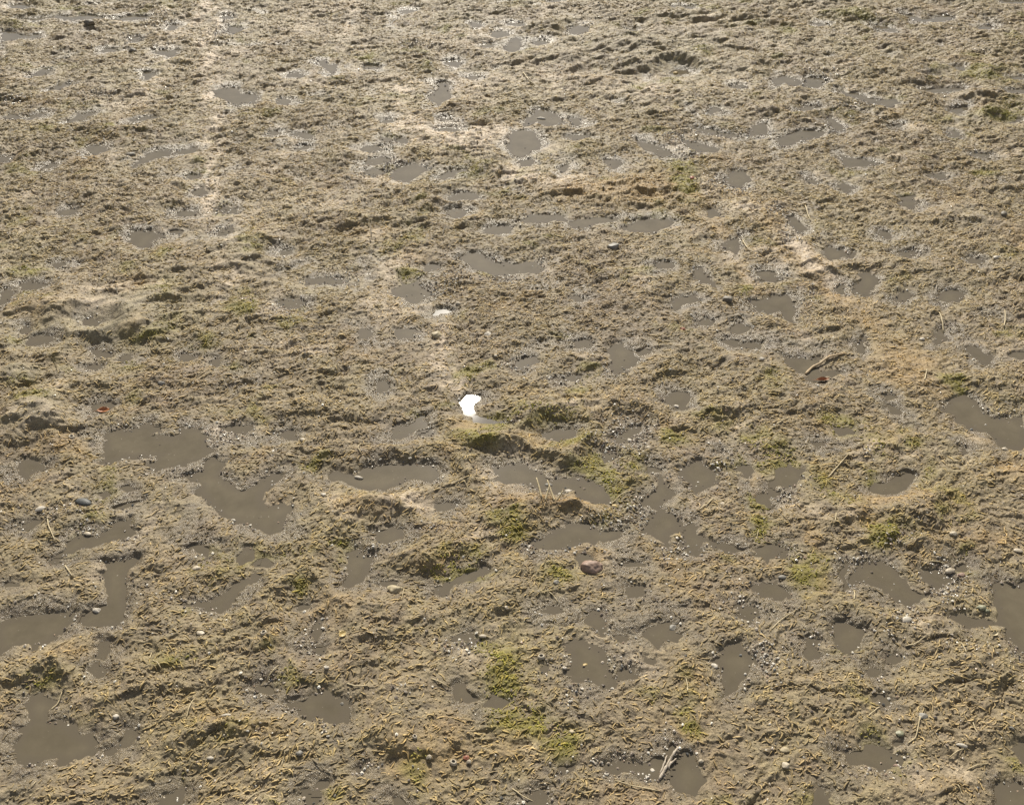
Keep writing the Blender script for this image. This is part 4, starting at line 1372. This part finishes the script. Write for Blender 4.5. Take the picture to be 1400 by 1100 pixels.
STRAWS = [([(66, 710), (68, 722), (78, 745)], 's', 'curved straw stem at the left'),
          ([(90, 775), (95, 783), (101, 792)], 's', 'short pale straw'),
          ([(72, 893), (84, 886), (96, 879)], 's', 'straight straw'),
          ([(70, 971), (80, 962), (86, 948)], 's', 'bent straw'),
          ([(258, 990), (263, 975), (269, 960)], 's', 'thin upright straw'),
          ([(218, 992), (228, 987), (239, 982)], 's', 'thick pale straw'),
          ([(475, 938), (486, 943), (505, 942)], 's', 'curved pale straw'),
          ([(365, 932), (374, 922), (382, 914)], 's', 'short pale straw'),
          ([(493, 932), (495, 914), (503, 907)], 'd', 'hooked dark stalk'),
          ([(590, 932), (603, 937), (617, 942)], 's', 'reddish straw'),
          ([(939, 950), (939, 942), (937, 932)], 's', 'short upright straw'),
          ([(1131, 655), (1145, 640), (1159, 624)], 's', 'long slanting straw'),
          ([(1150, 729), (1165, 730), (1184, 730)], 's', 'level pale straw'),
          ([(1139, 722), (1140, 715), (1141, 707)], 's', 'short upright straw'),
          ([(1166, 824), (1167, 816), (1167, 808)], 's', 'short upright straw'),
          ([(1060, 586), (1070, 579), (1079, 574)], 's', 'long pale straw'),
          ([(1054, 863), (1065, 852), (1086, 838)], 's', 'forked pale straw'),
          ([(1328, 990), (1330, 998), (1333, 1006)], 's', 'short pale straw'),
          ([(1240, 1018), (1250, 1012), (1253, 998), (1255, 983)], 's', 'thin crooked root'),
          ([(1185, 984), (1192, 977), (1201, 969)], 's', 'short pale straw'),
          ([(495, 627), (490, 621), (495, 613), (508, 610)], 's', 'hooked pale straw'),
          ([(362, 620), (373, 624), (386, 628)], 's', 'thick tan straw'),
          ([(1295, 1040), (1308, 1031), (1320, 1027)], 's', 'curved tan straw'),
          ([(1262, 525), (1264, 517), (1266, 508)], 's', 'short tan straw'),
          ([(1371, 450), (1373, 440), (1372, 428)], 's', 'upright tan straw'),
          ([(1256, 512), (1270, 513), (1280, 519)], 's', 'curved brown straw'),
          ([(163, 410), (162, 402), (159, 394)], 'd', 'short dark stalk'),
          ([(605, 326), (608, 318), (609, 311)], 'd', 'short dark stalk'),
          ([(508, 329), (508, 322), (507, 314)], 'd', 'short dark stalk'),
          ([(207, 906), (208, 902), (209, 896)], 's', 'stubby pale straw'),
          ([(1100, 763), (1092, 758), (1085, 762)], 's', 'tan straw'),
          ([(1318, 900), (1311, 884), (1300, 888)], 's', 'curled pale straw'),
          ([(1236, 886), (1250, 884), (1262, 876)], 's', 'long tan straw'),
          ([(300, 1070), (322, 1055), (330, 1048)], 's', 'slanting tan straw'),
          ([(172, 1055), (184, 1050), (196, 1040)], 's', 'slanting tan straw'),
          ([(425, 1038), (440, 1052), (452, 1060)], 'd', 'thin dark stalk'),
          ([(330, 1108), (350, 1090), (372, 1080)], 's', 'long tan straw'),
          ([(900, 1083), (865, 1076), (840, 1068)], 's', 'long level straw'),
          ([(700, 1078), (715, 1090), (730, 1095)], 's', 'reddish straw'),
          ([(1268, 771), (1280, 771), (1292, 773)], 's', 'level thin straw'),
          ([(835, 690), (850, 680), (864, 675)], 's', 'slanting tan straw'),
          ([(955, 700), (968, 690), (975, 682)], 's', 'long tan straw'),
          ([(690, 612), (700, 620), (706, 628)], 'd', 'thin dark stalk'),
          ([(1015, 330), (1020, 342), (1028, 350)], 's', 'thin straw'),
          ([(1290, 455), (1285, 440), (1283, 430)], 's', 'thin straw'),
          ([(1100, 765 - 480), (1103, 296), (1108, 305)], 's', 'thin pale straw'),
          ([(715, 110), (722, 118), (730, 122)], 's', 'bent straw'),
          ([(1320, 1035 + 20), (1335, 1048), (1350, 1046)], 's', 'tan straw')]
for pix, kd, desc in STRAWS:
    mid = pix[len(pix) // 2]
    stalk('straw' if kd == 's' else 'dark_stalk', pix, 0.95 if kd == 's' else 0.8, MS['straw' if kd == 's' else 'dark'],
          auto_label(desc, *mid), 'straw' if kd == 's' else 'stalk', 'loose stems lying on the mat', rise=0.002)

# further loose straws and pebbles, scattered as in the photo
srnd = random.Random(77)
cnt = 0
while cnt < 40:
    px, py = srnd.uniform(20, 1380), 1090 - 900 * srnd.random() ** 1.6
    x_, y_ = g(px, py)
    if float(samp(SDF, np.array([x_]), np.array([y_]))[0]) < 0.02: continue
    s_ = px_size(py); L = srnd.uniform(0.012, 0.032) / s_; a = srnd.gauss(0.35, 0.9)
    dx_, dy_ = L * math.cos(a), -L * math.sin(a) * 0.8
    pix = [(px - dx_ / 2, py - dy_ / 2), (px + srnd.gauss(0, L * .08), py + srnd.gauss(0, L * .08)), (px + dx_ / 2, py + dy_ / 2)]
    stalk('straw', pix, srnd.uniform(0.0007, 0.0011) / s_, MS['straw'], auto_label('fine short straw', px, py), 'straw', 'loose stems lying on the mat', rise=0.0018)
    cnt += 1
pm = {}
for mk in ('white', 'cream', 'grey', 'tan', 'brown'):
    for v_ in range(2):
        bm = stone_mesh(1, 0.78, 0.6, hash(mk) % 1 + 300 + v_ + len(mk)); me = bpy.data.meshes.new('pebble'); bm.to_mesh(me); bm.free()
        for p in me.polygons: p.use_smooth = True
        me.materials.append(MS[mk]); pm[mk, v_] = me
cnt = 0
WORD = {'white': 'tiny white pebble', 'cream': 'tiny cream pebble', 'grey': 'tiny grey pebble', 'tan': 'tiny tan pebble', 'brown': 'tiny brown pebble'}
while cnt < 100:
    px, py = srnd.uniform(10, 1390), 1092 - 1000 * srnd.random() ** 1.5
    x_, y_ = g(px, py)
    sd_ = float(samp(SDF, np.array([x_]), np.array([y_]))[0])
    if sd_ < -0.004 or (sd_ > 0.05 and srnd.random() < 0.4): continue
    mk = srnd.choices(['white', 'cream', 'grey', 'tan', 'brown'], [3, 3, 2, 2, 1])[0]
    r = srnd.uniform(0.0016, 0.0034)
    o = link(bpy.data.objects.new('pebble', pm[mk, srnd.randint(0, 1)]))
    o.scale = (r, r, r); o.location = (x_, y_, max(zat(x_, y_), -0.001) + r * 0.2); o.rotation_euler.z = srnd.uniform(0, 6)
    tag(o, auto_label(WORD[mk], px, py), 'pebble', 'stones and pebbles on the mud')
    cnt += 1

# ---------------------------------------------------------------- sky, sun, camera
cam = bpy.data.cameras.new('camera'); co = link(bpy.data.objects.new('camera', cam))
cam.sensor_fit = 'HORIZONTAL'; cam.angle = HFOV; cam.clip_start = 0.05; cam.clip_end = 500
co.location = (0, 0, CAM_H); co.rotation_euler = (math.pi / 2 - PITCH, 0, 0)
scene.camera = co

# the sun stands where its mirror image falls in the bright puddle
mx_, my_ = g(641, 545)
d = Vector((mx_, my_, -CAM_H)).normalized()
sun_dir = Vector((d.x, d.y, -d.z))
elev = math.asin(sun_dir.z); azim = math.atan2(sun_dir.x, sun_dir.y)
sl = bpy.data.lights.new('sun', 'SUN'); sl.energy = 5.0; sl.angle = math.radians(0.5); sl.color = (1.0, 0.93, 0.80)
so = link(bpy.data.objects.new('sun', sl)); so.rotation_euler = sun_dir.to_track_quat('Z', 'Y').to_euler(); so.location = (0, 3, 6)

w = bpy.data.worlds.new('World'); scene.world = w; w.use_nodes = True
nt = w.node_tree; bg = nt.nodes['Background']
sk = nt.nodes.new('ShaderNodeTexSky'); sk.sky_type = 'NISHITA'; sk.sun_disc = False
sk.sun_elevation = elev; sk.sun_rotation = azim; sk.air_density = 1.0; sk.dust_density = 2.0; sk.ozone_density = 0.6
hs = nt.nodes.new('ShaderNodeHueSaturation'); hs.inputs['Saturation'].default_value = 0.40   # thin white haze over the sky
nt.links.new(sk.outputs[0], hs.inputs['Color']); nt.links.new(hs.outputs[0], bg.inputs['Color']); bg.inputs['Strength'].default_value = 0.085

scene.view_settings.view_transform = 'Standard'; scene.view_settings.look = 'None'
scene.view_settings.exposure = 0.29; scene.view_settings.gamma = 1.0
print('puddles', n_pud, 'grid', nr, nc)
